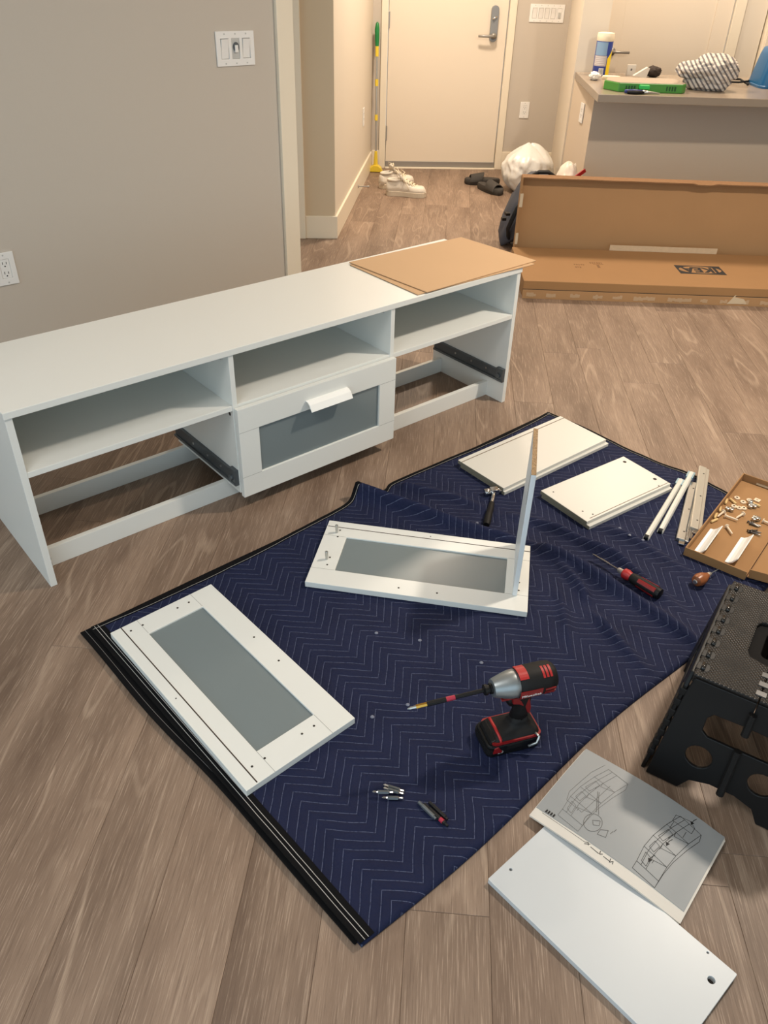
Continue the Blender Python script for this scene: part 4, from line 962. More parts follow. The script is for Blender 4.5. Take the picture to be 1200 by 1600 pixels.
b = BM(); lathe(b, [(0.0165, 0.103), (0.0160, 0.112), (0.008, 0.114)], 'x', n=16); smooth_angle(obj('end_cap', b, BLACKP, t))

t = thing('awl', 'small awl with bulbous varnished wooden handle below the cardboard tray', 'awl', (0.868, 1.708, 0.034), 0.62)
b = BM(); lathe(b, [(0.007, -0.020), (0.015, -0.015), (0.0185, -0.002), (0.0165, 0.012), (0.0105, 0.026), (0.0075, 0.034)], 'x', n=18); smooth_angle(obj('handle', b, WOODH, t))
b = BM(); lathe(b, [(0.006, -0.0225), (0.0072, -0.020), (0.006, -0.018)], 'x', n=14); smooth_angle(obj('end_cap', b, STEEL, t))
b = BM(); lathe(b, [(0.0065, 0.032), (0.0075, 0.038), (0.0055, 0.046)], 'x', n=14); smooth_angle(obj('ferrule', b, STEEL, t))
b = BM(); lathe(b, [(0.0016, 0.044), (0.0014, 0.07), (0.0003, 0.088)], 'x', n=8); obj('spike', b, STEELD, t)

# ================================================================ LOOSE DRAWER RUNNERS
def runner(label, p0, p1, z0, z1, kind, roll=0.0, mat=None):
    p0 = Vector((*p0, z0)); p1 = Vector((*p1, z1)); d = p1 - p0; L_ = d.length; yaw = math.atan2(d.y, d.x); pitch = -math.asin(d.z / L_)
    t = thing('drawer_runner', label, 'drawer runner', p0, yaw, None); t.rotation_euler = (roll, pitch, yaw)
    mat = mat or STEEL
    Mx = Matrix(((0, 0, 1, 0), (1, 0, 0, 0), (0, 1, 0, 0), (0, 0, 0, 1)))
    if kind == 'round':
        prof = [(-0.009, 0), (0.009, 0), (0.009, 0.006), (0.006, 0.0135), (0.0, 0.016), (-0.006, 0.0135), (-0.009, 0.006)]
        obj('rail', prism(BM(), prof, 0, L_, Mx), mat, t, 0.0008)
        b = BM(); box(b, (L_ - 0.03, -0.012, 0.001), (L_ + 0.004, 0.012, 0.012)); x = obj('bracket', b, M('bluish_zinc', (150, 180, 196), 0.3, metal=0.8), t, 0.001)
        b = BM(); lathe(b, [(0.008, -0.006), (0.008, 0.006)], 'y', (0.004, 0, 0.009), 12); obj('roller', b, BLACKP, t)
    else:
        prof = [(-0.017, 0), (0.017, 0), (0.017, 0.010), (0.0145, 0.010), (0.0145, 0.0025), (-0.0145, 0.0025), (-0.0145, 0.010), (-0.017, 0.010)] if kind == 'channel' else [(-0.018, 0), (0.018, 0), (0.018, 0.009), (0.015, 0.012), (-0.006, 0.012), (-0.009, 0.009), (-0.018, 0.008)]
        obj('rail', prism(BM(), prof, 0, L_, Mx), mat, t, 0.0006)
        b = BM(); prism(b, [(-0.010, 0.0026), (0.010, 0.0026), (0.008, 0.0075), (-0.008, 0.0075)], -0.02, L_ * 0.9, Mx); obj('inner_rail', b, CHROME, t, 0.0006)
        b = BM()
        for f in (0.12, 0.5, 0.88): prism(b, circ(L_ * f, 0.0, 0.003, 8), 0.0076, 0.0124)
        obj('rivets', b, HOLE, t)
    return t
runner('white steel drawer runner, furthest left and lowest end', (0.769, 1.905), (0.960, 2.222), 0.0150, 0.022, 'round', mat=M('white_enamelled_steel', (226, 226, 218), 0.3, metal=0.2))
runner('white steel runner with black roller, second from left', (0.820, 1.940), (1.000, 2.250), 0.0150, 0.034, 'round', mat=M('white_enamelled_steel', (226, 226, 218), 0.3, metal=0.2))
runner('flat grey drawer runner, third from left', (0.876, 1.902), (1.004, 2.215), 0.0150, 0.017, 'flat')
runner('narrow dark channel runner between the flat and the pale one', (0.908, 1.935), (1.030, 2.230), 0.0150, 0.018, 'channel', roll=0.35, mat=STEELD)
runner('pale wide drawer runner, furthest right, touching the tray', (0.932, 1.960), (1.058, 2.300), 0.0150, 0.026, 'flat', roll=0.15, mat=M('pale_zinc', (206, 200, 186), 0.3, metal=0.5))
b = BM(); lathe(b, [(0.009, 0), (0.009, 0.008), (0.003, 0.0085), (0.003, 0.0075)], 'z', (1.035, 2.262, 0.022), 14)

# ================================================================ HARDWARE TRAY
TY = math.atan2(2.262 - 1.841, 1.176 - 0.863)
tr = thing('cardboard_tray', 'open cardboard tray holding screws, dowels and white handles on the blanket', 'tray', (0.863, 1.841, 0.0150), TY)
TL_, TW_, TH_ = 0.525, 0.178, 0.028
bx('tray_base', (0.002, -TW_ + 0.002, 0.0), (TL_ - 0.002, -0.002, 0.003), BOARDC, tr)
bx('tray_wall', (0, -TW_, 0), (0.004, 0, TH_), BOARDC, tr, 0.0008); bx('tray_wall', (TL_ - 0.004, -TW_, 0), (TL_, 0, TH_), BOARDC, tr, 0.0008)
bx('tray_wall', (0.004, -0.004, 0), (TL_ - 0.004, 0, TH_), BOARDC, tr, 0.0008); bx('tray_wall', (0.004, -TW_, 0), (TL_ - 0.004, -TW_ + 0.003, 0.012), BOARDC, tr, 0.0008)
bx('locking_tab', (TL_ - 0.007, -0.130, 0.006), (TL_ - 0.0041, -0.050, 0.012), TAPE, tr)
# lid half folded open to the right
lf = bpy.data.objects.new('tray_lid', None); C.objects.link(lf); lf.parent = tr; lf.location = (0, -TW_ - 0.002, 0.004); lf.rotation_euler = (math.radians(-9), 0, 0)
bx('lid_panel', (0.012, -TW_, 0), (TL_ - 0.012, 0, 0.003), BOARDC, lf); bx('lid_wall', (0.012, -TW_, 0.003), (0.016, -0.004, TH_), BOARDC, lf, 0.0008); bx('lid_wall', (TL_ - 0.016, -TW_, 0.003), (TL_ - 0.012, -0.004, TH_), BOARDC, lf, 0.0008)
ZT = 0.0185
def trayrot(dx, dy): return dx, dy
def white_handle(label, p0, p1):
    c = ((p0[0] + p1[0]) / 2, (p0[1] + p1[1]) / 2); yaw = math.atan2(p1[1] - p0[1], p1[0] - p0[0])
    b = BM(); handle_mesh(b, 0.150, Matrix.Translation((0, 0.012, 0.002)))
    o = obj('white_pull', b, M('white_metal_handle', (240, 240, 236), 0.25), None, 0.0008, loc=(c[0], c[1], ZT), rot=(0, 0, yaw)); return tag(o, label, 'handle')
white_handle('white metal drawer handle nearest the tray left wall', (0.905, 1.842), (0.985, 1.952))
white_handle('white metal drawer handle in the middle of the tray', (0.982, 1.800), (1.068, 1.918))
tagG = 'small hardware in the cardboard tray'
def mini(name, label, cat, bmf, mat, pts, group, rnd=None, z=ZT, labels=None):
    first = None
    for i, q in enumerate(pts):
        x, y = q[0], q[1]; a = q[2] if len(q) > 2 else random.uniform(0, PI)
        if first is None:
            b = BM(); bmf(b); first = obj(name, b, mat, None, loc=(x, y, z), rot=(0, 0, a)); tag(first, label, cat, group); smooth_angle(first)
        else: dup(first, (x, y, z + (0.004 if len(q) > 3 else 0)), rz=a, label=labels[i] if labels else None)
    if labels: first['label'] = labels[0]
mini('wooden_dowel', 'small ribbed wooden dowel loose in the cardboard tray', 'dowel', lambda b: lathe(b, [(0.003, -0.015), (0.004, -0.0135), (0.004, 0.0135), (0.003, 0.015)], 'x', (0, 0, 0.004), 10), DOWEL,
     [(1.078, 2.119, 1.1), (1.100, 2.121, 1.9), (1.018, 2.036, 1.05), (1.006, 2.010, 0.6), (1.168, 2.107, 2.4), (1.044, 2.074, 1.2)], 'wooden dowels in the tray', labels=['wooden dowel against the tray left wall, furthest back one there', 'wooden dowel beside the furthest back washer, standing apart from the wall', 'wooden dowel at the tray left wall, upper of the lowest pair', 'wooden dowel nearest the white handles, lowest on the left', 'wooden dowel at the right end of the biggest hardware heap', 'wooden dowel at the left wall halfway between the other dowels'])
mini('plastic_washer', 'round off-white plastic washer in the cardboard tray', 'washer', lambda b: lathe(b, [(0.0035, 0.0035), (0.0035, 0.001), (0.009, 0.0), (0.0095, 0.002), (0.0075, 0.004), (0.0035, 0.0035)], 'z', n=14), OFFW,
     [(1.122, 2.145), (1.134, 2.122), (1.158, 2.134), (1.096, 2.096), (1.110, 2.088), (1.124, 2.087)], 'plastic washers in the tray', labels=['round plastic washer furthest back and alone in the tray', 'round plastic washer just below the furthest back one', 'round plastic washer at the upper edge of the big heap', 'round plastic washer, leftmost of the row of three', 'round plastic washer, middle of the row of three', 'round plastic washer, rightmost of the row of three'])
def nail(b): lathe(b, [(0.0075, 0.0), (0.0075, 0.002), (0.0034, 0.004), (0.0030, 0.036), (0.0012, 0.040)], 'x', (0, 0, 0.0068), 10)
mini('plastic_nail', 'off-white plastic peg with a flat head in the tray', 'peg', nail, OFFW,
     [(1.108, 2.049, -2.45), (1.049, 2.056, -2.35), (1.033, 1.979, -1.48), (1.157, 2.015, -0.75), (1.046, 2.035, -0.6)], 'plastic pegs in the tray', labels=['plastic peg in the tray middle with its head up right', 'plastic peg beside the left wall dowels, head up right', 'single plastic peg closest above the two white handles', 'plastic peg furthest right, cut by the picture edge', 'plastic peg slanting down right in the tray middle'])
def screw(b): lathe(b, [(0.0042, 0.0), (0.0042, 0.0015), (0.0022, 0.004), (0.0020, 0.026), (0.0006, 0.030)], 'x', (0, 0, 0.0042), 8)
mini('screw', 'small dark steel screw loose in the cardboard tray', 'screw', screw, M('dark_screw_steel', (92, 88, 84), 0.35, metal=0.9),
     [(1.092, 1.963, 0.1), (1.100, 1.956, -0.6), (1.104, 1.966, -0.45), (1.098, 1.958, 0.35), (1.092, 1.957, -0.2), (1.109, 2.012, -0.7), (1.114, 2.006, -0.75), (1.112, 2.001, -0.6), (1.120, 2.006, -0.7)], 'dark screws in the tray', labels=['dark steel screw in the loose bunch right above the handles'] * 5 + ['dark steel screw in the parallel bunch beside the silver cam locks'] * 4)
def cam(b): lathe(b, [(0.0065, 0.0), (0.0075, 0.002), (0.0075, 0.010), (0.005, 0.011)], 'z', n=12)
mini('cam_lock', 'round silver cam lock in a small pile in the tray', 'cam lock', cam, STEEL,
     [(1.151, 2.104), (1.160, 2.094), (1.146, 2.092), (1.067, 2.074), (1.078, 2.070), (1.152, 2.112, 0, 1), (1.138, 2.030), (1.146, 2.024), (1.132, 2.022), (1.140, 2.022, 0, 1)], 'silver cam locks in the tray', labels=['silver cam lock in the largest heap, at the back right'] * 3 + ['silver cam lock in the small pair near the tray left wall'] * 2 + ['silver cam lock lying on top of the largest heap'] + ['silver cam lock in the lower heap beside the parallel screws'] * 3 + ['silver cam lock on top of the lower heap'])
mini('plastic_square', 'square off-white plastic spacer at the back of the tray', 'spacer', lambda b: (box(b, (-0.009, -0.009, 0), (0.009, 0.009, 0.003)), lathe(b, [(0.003, 0.003), (0.003, 0.006)], 'z', n=8)), OFFW, [(1.188, 2.142, 0.8)], None) if False else None
b = BM(); box(b, (-0.009, -0.009, 0), (0.009, 0.009, 0.003)); lathe(b, [(0.003, 0.003), (0.003, 0.006)], 'z', n=8)
tag(obj('plastic_spacer', b, OFFW, None, 0.0006, loc=(1.184, 2.136, ZT), rot=(0, 0, 0.8)), 'square off-white plastic spacer at the back of the tray', 'spacer')

# ================================================================ BIG CARDBOARD BOX
bxr = thing('furniture_box', 'long opened cardboard furniture box on the floor in front of the peninsula', 'cardboard box', (0.636, 3.938, 0), 0.004)
BL_, BD_, BH_ = 1.95, 0.555, 0.09
bx('lower_tray', (0.004, 0.004, 0.0), (BL_, BD_ - 0.002, 0.044), BOARDC, bxr, 0.002)
bx('lower_tray_lip', (0.0, -0.002, 0.0), (BL_ + 0.002, 0.0035, 0.046), BOARDD, bxr, 0.001)
tpb = bx('flat_cover', (0.0, 0.004, 0.0443), (BL_, BD_, BH_), BOARDC, bxr, 0.003)
bx('cover_seam', (-0.001, 0.0, 0.0455), (BL_ + 0.001, 0.0039, 0.048), DARK, bxr)
# logo: black rectangle, pale oval, letters, read upside down from here
lg = BM(); cx, cy = 0.965, 0.266; box(lg, (cx - 0.121, cy - 0.067, BH_), (cx + 0.121, cy + 0.067, BH_ + 0.0006)); l1 = obj('printed_logo', lg, INK, tpb)
lg = BM(); prism(lg, circ(cx, cy, 0.112, 36, 0.055), BH_ + 0.0006, BH_ + 0.0010); l2 = obj('logo_oval', lg, BOARDC, l1)
text_mesh('logo_letters', 'IKEA', 0.108, INK, l1, Matrix.Translation((cx, cy + 0.002, BH_ + 0.0011)) @ Matrix.Rotation(PI, 4, 'Z'), 0.0003, sx=0.84, bold=0.0045)
pr = BM()
random.seed(3)
for (x0, y0, n_) in ((0.30, 0.285, 5), (0.39, 0.325, 6), (0.30, 0.245, 3)):
    for k in range(n_):
        x = x0 + k * 0.012; box(pr, (x, y0 - random.uniform(0.004, 0.012), BH_), (x + random.uniform(0.005, 0.009), y0 + 0.008, BH_ + 0.0006))
box(pr, (0.42, 0.245, BH_), (0.434, 0.29, BH_ + 0.0006)); box(pr, (0.405, 0.30, BH_), (0.46, 0.306, BH_ + 0.0006))
obj('small_print', pr, M('brown_print', (120, 84, 48), 0.8), tpb)
# pale worn tape marks along the lower front
tp = BM()
x = 0.02
while x < 1.9:
    w_ = random.uniform(0.03, 0.055) if random.random() < 0.75 else random.uniform(0.10, 0.14)
    z0 = 0.012; nseg = int(w_ / 0.012)
    for k in range(nseg):
        xx = x + k * 0.012; box(tp, (xx, -0.0028, z0 + random.uniform(-0.004, 0.003)), (xx + 0.0121, -0.0019, z0 + 0.016 + random.uniform(-0.003, 0.005)))
    x += w_ + random.uniform(0.045, 0.07)
o = obj('worn_tape', tp, M('worn_tape', (178, 150, 118), 0.55), C.objects['lower_tray_lip']);
b = BM(); prism(b, [(1.06, 0.0), (1.06, 0.02)] and [(1.055, 0.030), (1.068, 0.052), (1.076, 0.056), (1.072, 0.045), (1.12, 0.036), (1.14, 0.012), (1.04, 0.010)], 0.002, 0.0035, M_xz); obj('torn_tape', b, TAPE, C.objects['lower_tray_lip'])
sp_ = bx('torn_strip', (0.545, BD_ + 0.002, 0.05), (1.145, BD_ + 0.007, 0.118), M('grey_backed_card', (196, 172, 142), 0.8, var=(60, 0.12)), bxr)
# standing lid behind: shallow tray on its long side
LDx, LDy, LDh = 0.02, BD_ + 0.045, 0.455
bx('lid_panel', (LDx, LDy + 0.03, 0.002), (BL_ + 0.02, LDy + 0.036, LDh), BOARDD, bxr, 0.001)
tw = BM(); N_ = 60; R = []
for k in range(N_ + 1):
    x = LDx + (BL_) * k / N_; dz = 0.002 * noise.noise(Vector((x * 9, 0, 0))); dy = 0.004 * noise.noise(Vector((x * 14, 3, 0)))
    if 0.96 < x < 1.06: dz -= 0.006
    y0 = LDy - 0.022 + dy; R.append([Vector((x, y0, LDh - 0.002 + dz)), Vector((x, LDy + 0.036, LDh + 0.002)), Vector((x, LDy + 0.036, LDh - 0.003)), Vector((x, y0, LDh - 0.007 + dz))])
rings(tw, R); obj('lid_wall', tw, BOARDE, bxr)
tw = BM(); N_ = 16; R = []
for k in range(N_ + 1):
    z = 0.002 + (LDh - 0.006) * k / N_; dy = 0.005 * noise.noise(Vector((z * 20, 7, 0))); y0 = LDy - 0.024 + dy
    R.append([Vector((LDx - 0.003, y0, z)), Vector((LDx - 0.003, LDy + 0.036, z)), Vector((LDx + 0.003, LDy + 0.036, z)), Vector((LDx + 0.003, y0, z))])
rings(tw, R); obj('lid_wall', tw, BOARDC, bxr)
tw = BM(); box(tw, (LDx - 0.004, LDy - 0.026, 0.30), (LDx + 0.012, LDy - 0.018, 0.37)); box(tw, (LDx - 0.004, LDy - 0.026, 0.10), (LDx + 0.010, LDy - 0.02, 0.16)); obj('torn_tape', tw, TAPE, bxr)

# ================================================================ HALL THINGS
# wet mop in the corner
mp_ = thing('mop', 'yellow and green mop standing in the corner beside the entrance door', 'mop', (-0.200, 6.60, 0))
b = BM(); tube(b, [(0, 0.0, 0.09), (-0.006, 0.045, 0.62), (-0.008, 0.06, 0.84)], 0.0085, 10); smooth_angle(obj('pole', b, STEEL, mp_))
b = BM(); tube(b, [(-0.008, 0.06, 0.84), (-0.009, 0.066, 0.88), (-0.010, 0.07, 0.95), (-0.009, 0.073, 0.985), (-0.009, 0.073, 0.995)], [0.012, 0.016, 0.017, 0.012, 0.004], 12); smooth_angle(obj('grip', b, M('green_plastic', (22, 122, 60), 0.35), mp_))
YEL = M('yellow_plastic', (228, 200, 60), 0.4)
b = BM()
for z0, z1 in ((0.78, 0.845), (0.59, 0.635), (0.36, 0.40)):
    f = lambda z: (-0.008 * (z - 0.09) / 0.75, 0.06 * (z - 0.09) / 0.75, z); tube(b, [f(z0), f(z1)], 0.0125, 12)
smooth_angle(obj('joint_sleeves', b, YEL, mp_))
b = BM(); tube(b, [(0, 0.002, 0.04), (0, 0.0, 0.15)], [0.018, 0.011], 10); prism(b, [(-0.055, 0.004), (0.055, 0.004), (0.042, 0.032), (0.015, 0.050), (-0.015, 0.050), (-0.042, 0.032)], -0.035, 0.035, Matrix(((1, 0, 0, 0), (0, 0, -1, 0), (0, 1, 0, 0), (0, 0, 0, 1)))); obj('mop_head', b, YEL, mp_, 0.003)

# sneakers
SNK = M('white_leather', (216, 208, 194), 0.5, bump=(50, 0.1, 0.001)); SOLE = M('dirty_white_rubber', (200, 188, 168), 0.6, var=(20, 0.08))
def sneaker(label, loc, rot, group):
    t = thing('sneaker', label, 'shoe', loc, 0, group); t.rotation_euler = rot
    L_ = 0.29
    def half(x): # half width along length
        u = x / L_; return 0.036 + 0.016 * sstep(0.35, 0.75, u) - 0.004 * math.sin(PI * u) 
    def outline(g=0.0, n=22):
        top = []
        for k in range(n + 1):
            u = k / n; x = L_ * u; w_ = half(x) * math.sqrt(max(0.0, 1 - max(0, (u - 0.78) / 0.22) ** 2)) * math.sqrt(max(0.0, 1 - max(0, (0.14 - u) / 0.14) ** 2)); top.append((x, w_ + g))
        return top
    ol = outline(0.002); poly = [(x, w_) for x, w_ in ol] + [(x, -w_) for x, w_ in ol[::-1][1:-1]]
    poly = [p for i, p in enumerate(poly) if i == 0 or (Vector(p) - Vector(poly[i - 1])).length > 1e-4]
    obj('sole', prism(BM(), poly, 0.0, 0.034), SOLE, t, 0.003)
    b = BM(); R = []
    for k in range(19):
        u = 0.02 + 0.96 * k / 18; x = L_ * u
        w_ = half(x) * math.sqrt(max(0.02, 1 - max(0, (u - 0.78) / 0.22) ** 2)) * math.sqrt(max(0.05, 1 - max(0, (0.12 - u) / 0.14) ** 2))
        h = 0.094 if u < 0.08 else 0.094 + (0.012 * sstep(0.08, 0.3, u)) - 0.034 * sstep(0.36, 0.74, u) - 0.030 * sstep(0.90, 1.0, u)
        ring = []
        for j in range(13):
            a = PI * j / 12; pw_ = 0.55; cx_ = math.copysign(abs(math.cos(a)) ** pw_, math.cos(a)); sz = abs(math.sin(a)) ** 0.6
            narrow = 1 - 0.30 * sz * (1 if u < 0.5 else 0.5)
            ring.append(Vector((x, cx_ * w_ * narrow, 0.028 + (h - 0.028) * sz)))
        R.append(ring)
    rings(b, R); obj('upper', b, SNK, t, smooth=True)
    b = BM(); R = []
    for k in range(16):
        a = 2 * PI * k / 16; R.append(Vector((0.062 + 0.048 * math.cos(a), 0.024 * math.sin(a), 0.104 + 0.012 * (1 if math.cos(a) > 0.4 else 0) * 0.4)))
    R.append(R[0]); tube(b, R, 0.0085, 8); obj('collar', b, SNK, t, smooth=True)
    b = BM(); prism(b, circ(0.062, 0, 0.046, 14, 0.022), 0.1035, 0.1055); obj('lining', b, M('shoe_lining', (120, 110, 100), 0.9), t)
    b = BM(); R = []
    for x, z, w_ in ((0.175, 0.082, 0.022), (0.14, 0.103, 0.026), (0.115, 0.125, 0.028), (0.098, 0.150, 0.026), (0.094, 0.158, 0.018)):
        R.append([Vector((x, -w_, z)), Vector((x + 0.002, 0, z + 0.006)), Vector((x, w_, z)), Vector((x - 0.007, w_ * 0.9, z - 0.006)), Vector((x - 0.008, -w_ * 0.9, z - 0.006))])
    rings(b, R); obj('tongue', b, SNK, t, smooth=True)
    b = BM()
    for k in range(6):
        x = 0.112 + k * 0.020; z = 0.118 - k * 0.0098
        tube(b, [(x, -0.027, z - 0.012), (x + 0.004, -0.012, z + 0.006), (x + 0.012, 0.012, z + 0.004), (x + 0.014, 0.027, z - 0.014)], 0.0042, 6)
        tube(b, [(x, 0.027, z - 0.012), (x + 0.006, 0.0, z + 0.007), (x + 0.014, -0.027, z - 0.014)], 0.0042, 6)
    tube(b, [(0.11, 0.0, 0.13), (0.125, -0.03, 0.142), (0.14, -0.045, 0.110), (0.16, -0.052, 0.075), (0.172, -0.052, 0.050)], 0.0028, 6)
    tube(b, [(0.11, 0.0, 0.13), (0.10, -0.03, 0.160), (0.088, -0.04, 0.175), (0.09, -0.05, 0.140)], 0.0028, 6)
    tube(b, [(0.11, 0.0, 0.13), (0.13, 0.03, 0.150), (0.10, 0.045, 0.165), (0.11, 0.05, 0.12)], 0.0028, 6)
    obj('laces', b, M('cream_laces', (232, 220, 194), 0.8), t, smooth=True)
    return t
sneaker('white lace-up sneaker in front, toe pointing right, on the hall floor', (-0.105, 5.905, 0), (0, 0, -0.10), None)
sneaker('white sneaker behind the other one, beside the mop', (-0.155, 6.07, 0.0), (0, 0, 0.55), None)

# slides
SLD = M('charcoal_foam', (58, 54, 50), 0.75)
def slide(label, loc, yaw):
    t = thing('slide_sandal', label, 'shoe', loc, yaw, None)
    pts = []
    n = 26; L_ = 0.27
    for k in range(n):
        a = 2 * PI * k / n; x = L_ / 2 * math.cos(a); w_ = 0.047 + 0.009 * (x / (L_ / 2)); y = w_ * math.copysign(abs(math.sin(a)) ** 0.75, math.sin(a)); pts.append((x + L_ / 2, y))
    b = BM(); R = []
    for z, g in ((0.0, 0.93), (0.010, 1.0), (0.032, 1.0), (0.042, 0.94)): R.append([Vector(((x - L_ / 2) * g + L_ / 2, y * g, z)) for x, y in pts])
    rings(b, R); smooth_angle(obj('sole', b, SLD, t), 0.9)
    b = BM(); R = []
    for k in range(11):
        a = PI * k / 10; c, s_ = math.cos(a), math.sin(a)
        yo, zo = c * 0.055, 0.022 + s_ * 0.062; yi, zi = c * 0.044, 0.026 + s_ * 0.050
        R.append([Vector((0.125 + 0.025 * (1 - s_), yo, zo)), Vector((0.235 - 0.010 * s_, yo * 0.96, zo * 0.80)), Vector((0.235 - 0.010 * s_, yi * 0.96, zi * 0.80)), Vector((0.125 + 0.025 * (1 - s_), yi, zi))])
    rings(b, R); obj('strap', b, SLD, t, 0.004, smooth=True)
    return t
slide('charcoal foam slide sandal behind its pair near the entrance door', (0.745, 6.335, 0), PI + 0.08)
slide('charcoal foam slide sandal in front, toe pointing to the camera', (0.575, 6.215, 0), -0.98)

# crumpled soft shapes
def blob(name, c, r, mat, seed=0, amp=0.12, fr=3.0, sub=5, squash=None, parent=None, flat=0.0, crease=0.0, base=0.0):
    b = BM(); bmesh.ops.create_icosphere(b, subdivisions=sub, radius=1.0)
    for v in b.verts:
        d = v.co.normalized(); n1 = noise.fractal(d * fr + Vector((seed, 0, 0)), 1.0, 2.0, 4); n2 = abs(noise.noise(d * fr * 2.2 + Vector((0, seed, 0))))
        k = 1 + amp * n1 - crease * (1 - n2) ** 6
        v.co = Vector((d.x * r[0], d.y * r[1], d.z * r[2])) * k
        if squash: v.co = squash(v.co)
        v.co.z = max(v.co.z, base - c[2] + flat)
    o = obj(name, b, mat, parent, smooth=True); o.location = c; return o
BAGW = M('thin_white_plastic', (226, 224, 218), 0.32, spec=0.6, bump=(16, 0.35, 0.012))
def pleat_bag(o, r_, seed):
    for v in o.data.vertices:
        d = Vector((v.co.x / r_[0], v.co.y / r_[1], v.co.z / r_[2])); a = math.atan2(d.y, d.x); h = d.z
        n1 = 1 - abs(noise.noise(Vector((math.cos(a) * 3.2, math.sin(a) * 3.2, h * 1.1 + seed)))) * 2
        n2 = noise.noise(Vector((math.cos(a) * 1.2, math.sin(a) * 1.2, h * 1.3 + seed + 9)))
        n3 = 1 - abs(noise.noise(Vector((math.cos(a) * 5.5, math.sin(a) * 5.5, h * 2.6 + seed + 4)))) * 2.4
        k = 1 + 0.045 * n3 + 0.10 * n1 * (0.4 + 0.6 * min(1, abs(h) + 0.3)) + 0.13 * n2
        v.co.x *= k; v.co.y *= k; v.co.z = max(v.co.z * (1 + 0.08 * n2), -o.location.z)
def knot(v):
    if v.z > 0.06: f = 1 - 0.5 * sstep(0.06, 0.20, v.z); return Vector((v.x * f + 0.02 * sstep(0.06, 0.2, v.z), v.y * f, v.z * 1.1))
    return v
b = blob('trash_bag', (0.915, 6.16, 0.145), (0.175, 0.17, 0.165), BAGW, 2, 0.05, 1.2, 5, knot, crease=0.0); pleat_bag(b, (0.175, 0.17, 0.165), 2.0)
tag(b, 'full crumpled white plastic bag on the floor by the entrance door', 'bag')
RB = thing('shopping_bag', 'pale shopping bag with red mark behind the dark backpack', 'bag', (1.055, 5.36, 0))
o = blob('bag_body', (0, 0, 0.17), (0.085, 0.09, 0.20), M('pale_bag_plastic', (236, 222, 204), 0.4, bump=(20, 0.3, 0.01)), 5, 0.14, 2.0, 4, None, RB, crease=0.1)
b = BM(); box(b, (-0.045, -0.004, -0.012), (0.045, 0.004, 0.014)); o = obj('red_mark', b, REDB, RB, 0.003, loc=(0.055, -0.085, 0.315), rot=(0.2, -0.6, 0.3))
# backpack leaning on the standing lid
BPK = M('charcoal_nylon', (66, 68, 76), 0.7, bump=(300, 0.15, 0.001), var=(8, 0.15))
bp_ = thing('backpack', 'dark grey backpack slumped behind the left end of the cardboard box', 'backpack', (0.735, 4.86, 0), 0.2)
def lean(v): return Vector((v.x + 0.30 * (v.z + 0.18) * (1 if v.z > -0.2 else 0), v.y + 0.0 * v.z, v.z))
def packshape(v):
    v = Vector((v.x, v.y, v.z)); v = Vector((math.copysign(abs(v.x / 0.115) ** 0.7, v.x) * 0.115, math.copysign(abs(v.y / 0.12) ** 0.7, v.y) * 0.12, math.copysign(abs(v.z / 0.205) ** 0.8, v.z) * 0.205)); return Vector((v.x + 0.36 * (v.z + 0.2), v.y, v.z))
o = blob('pack_body', (-0.06, 0, 0.205), (0.115, 0.12, 0.205), BPK, 9, 0.12, 1.6, 4, packshape, bp_, crease=0.08)
b = BM(); tube(b, [(0.04, -0.07, 0.40), (-0.02, -0.13, 0.34), (-0.10, -0.14, 0.24), (-0.13, -0.11, 0.12), (-0.10, -0.06, 0.03)], 0.014, 8, flat=0.4); obj('shoulder_strap', b, BLACKR, bp_, smooth=True)
b = BM(); tube(b, [(0.00, -0.02, 0.385), (0.04, -0.05, 0.418), (0.09, -0.06, 0.420), (0.13, -0.06, 0.395)], 0.020, 10, flat=0.55); obj('grab_handle', b, BLACKR, bp_, smooth=True)
b = BM(); box(b, (-0.155, -0.13, 0.20), (-0.13, -0.09, 0.215)); box(b, (-0.165, -0.10, 0.165), (-0.14, -0.07, 0.18)); obj('buckles', b, BLACKP, bp_, 0.002)

# ================================================================ ON THE COUNTER
ZC = 0.8002
wp = thing('wipes_canister', 'white-capped cleaning wipes canister with blue and yellow label on the counter', 'canister', (1.262, 5.86, ZC))
b = BM(); lathe(b, [(0.050, 0.0), (0.052, 0.004), (0.052, 0.190), (0.050, 0.194)], 'z', n=28); smooth_angle(obj('body', b, M('canister_blue', (42, 62, 138), 0.35), wp))
b = BM(); lathe(b, [(0.050, 0.190), (0.0535, 0.196), (0.0535, 0.222), (0.051, 0.236), (0.038, 0.238)], 'z', n=28); smooth_angle(obj('cap', b, M('ivory_cap', (238, 226, 200), 0.4), wp))
def wrap(x0a, x1a, z0, z1, mat, name, r=0.0524, sk=0.0):
    b = BM(); R = []
    for k in range(9):
        a = x0a + (x1a - x0a) * k / 8; zt = z1 + sk * (k / 8); R.append([Vector((math.cos(a) * r, math.sin(a) * r, z0)), Vector((math.cos(a) * r, math.sin(a) * r, zt)), Vector((math.cos(a) * (r - 0.001), math.sin(a) * (r - 0.001), zt)), Vector((math.cos(a) * (r - 0.001), math.sin(a) * (r - 0.001), z0))])
    rings(b, R); return obj(name, b, mat, wp)
wrap(-2.9, -1.35, 0.115, 0.188, M('sky_label', (128, 158, 188), 0.4), 'label_panel'); wrap(-2.9, -1.25, 0.055, 0.113, M('grey_label', (182, 172, 172), 0.4), 'label_panel')
lt = BM()
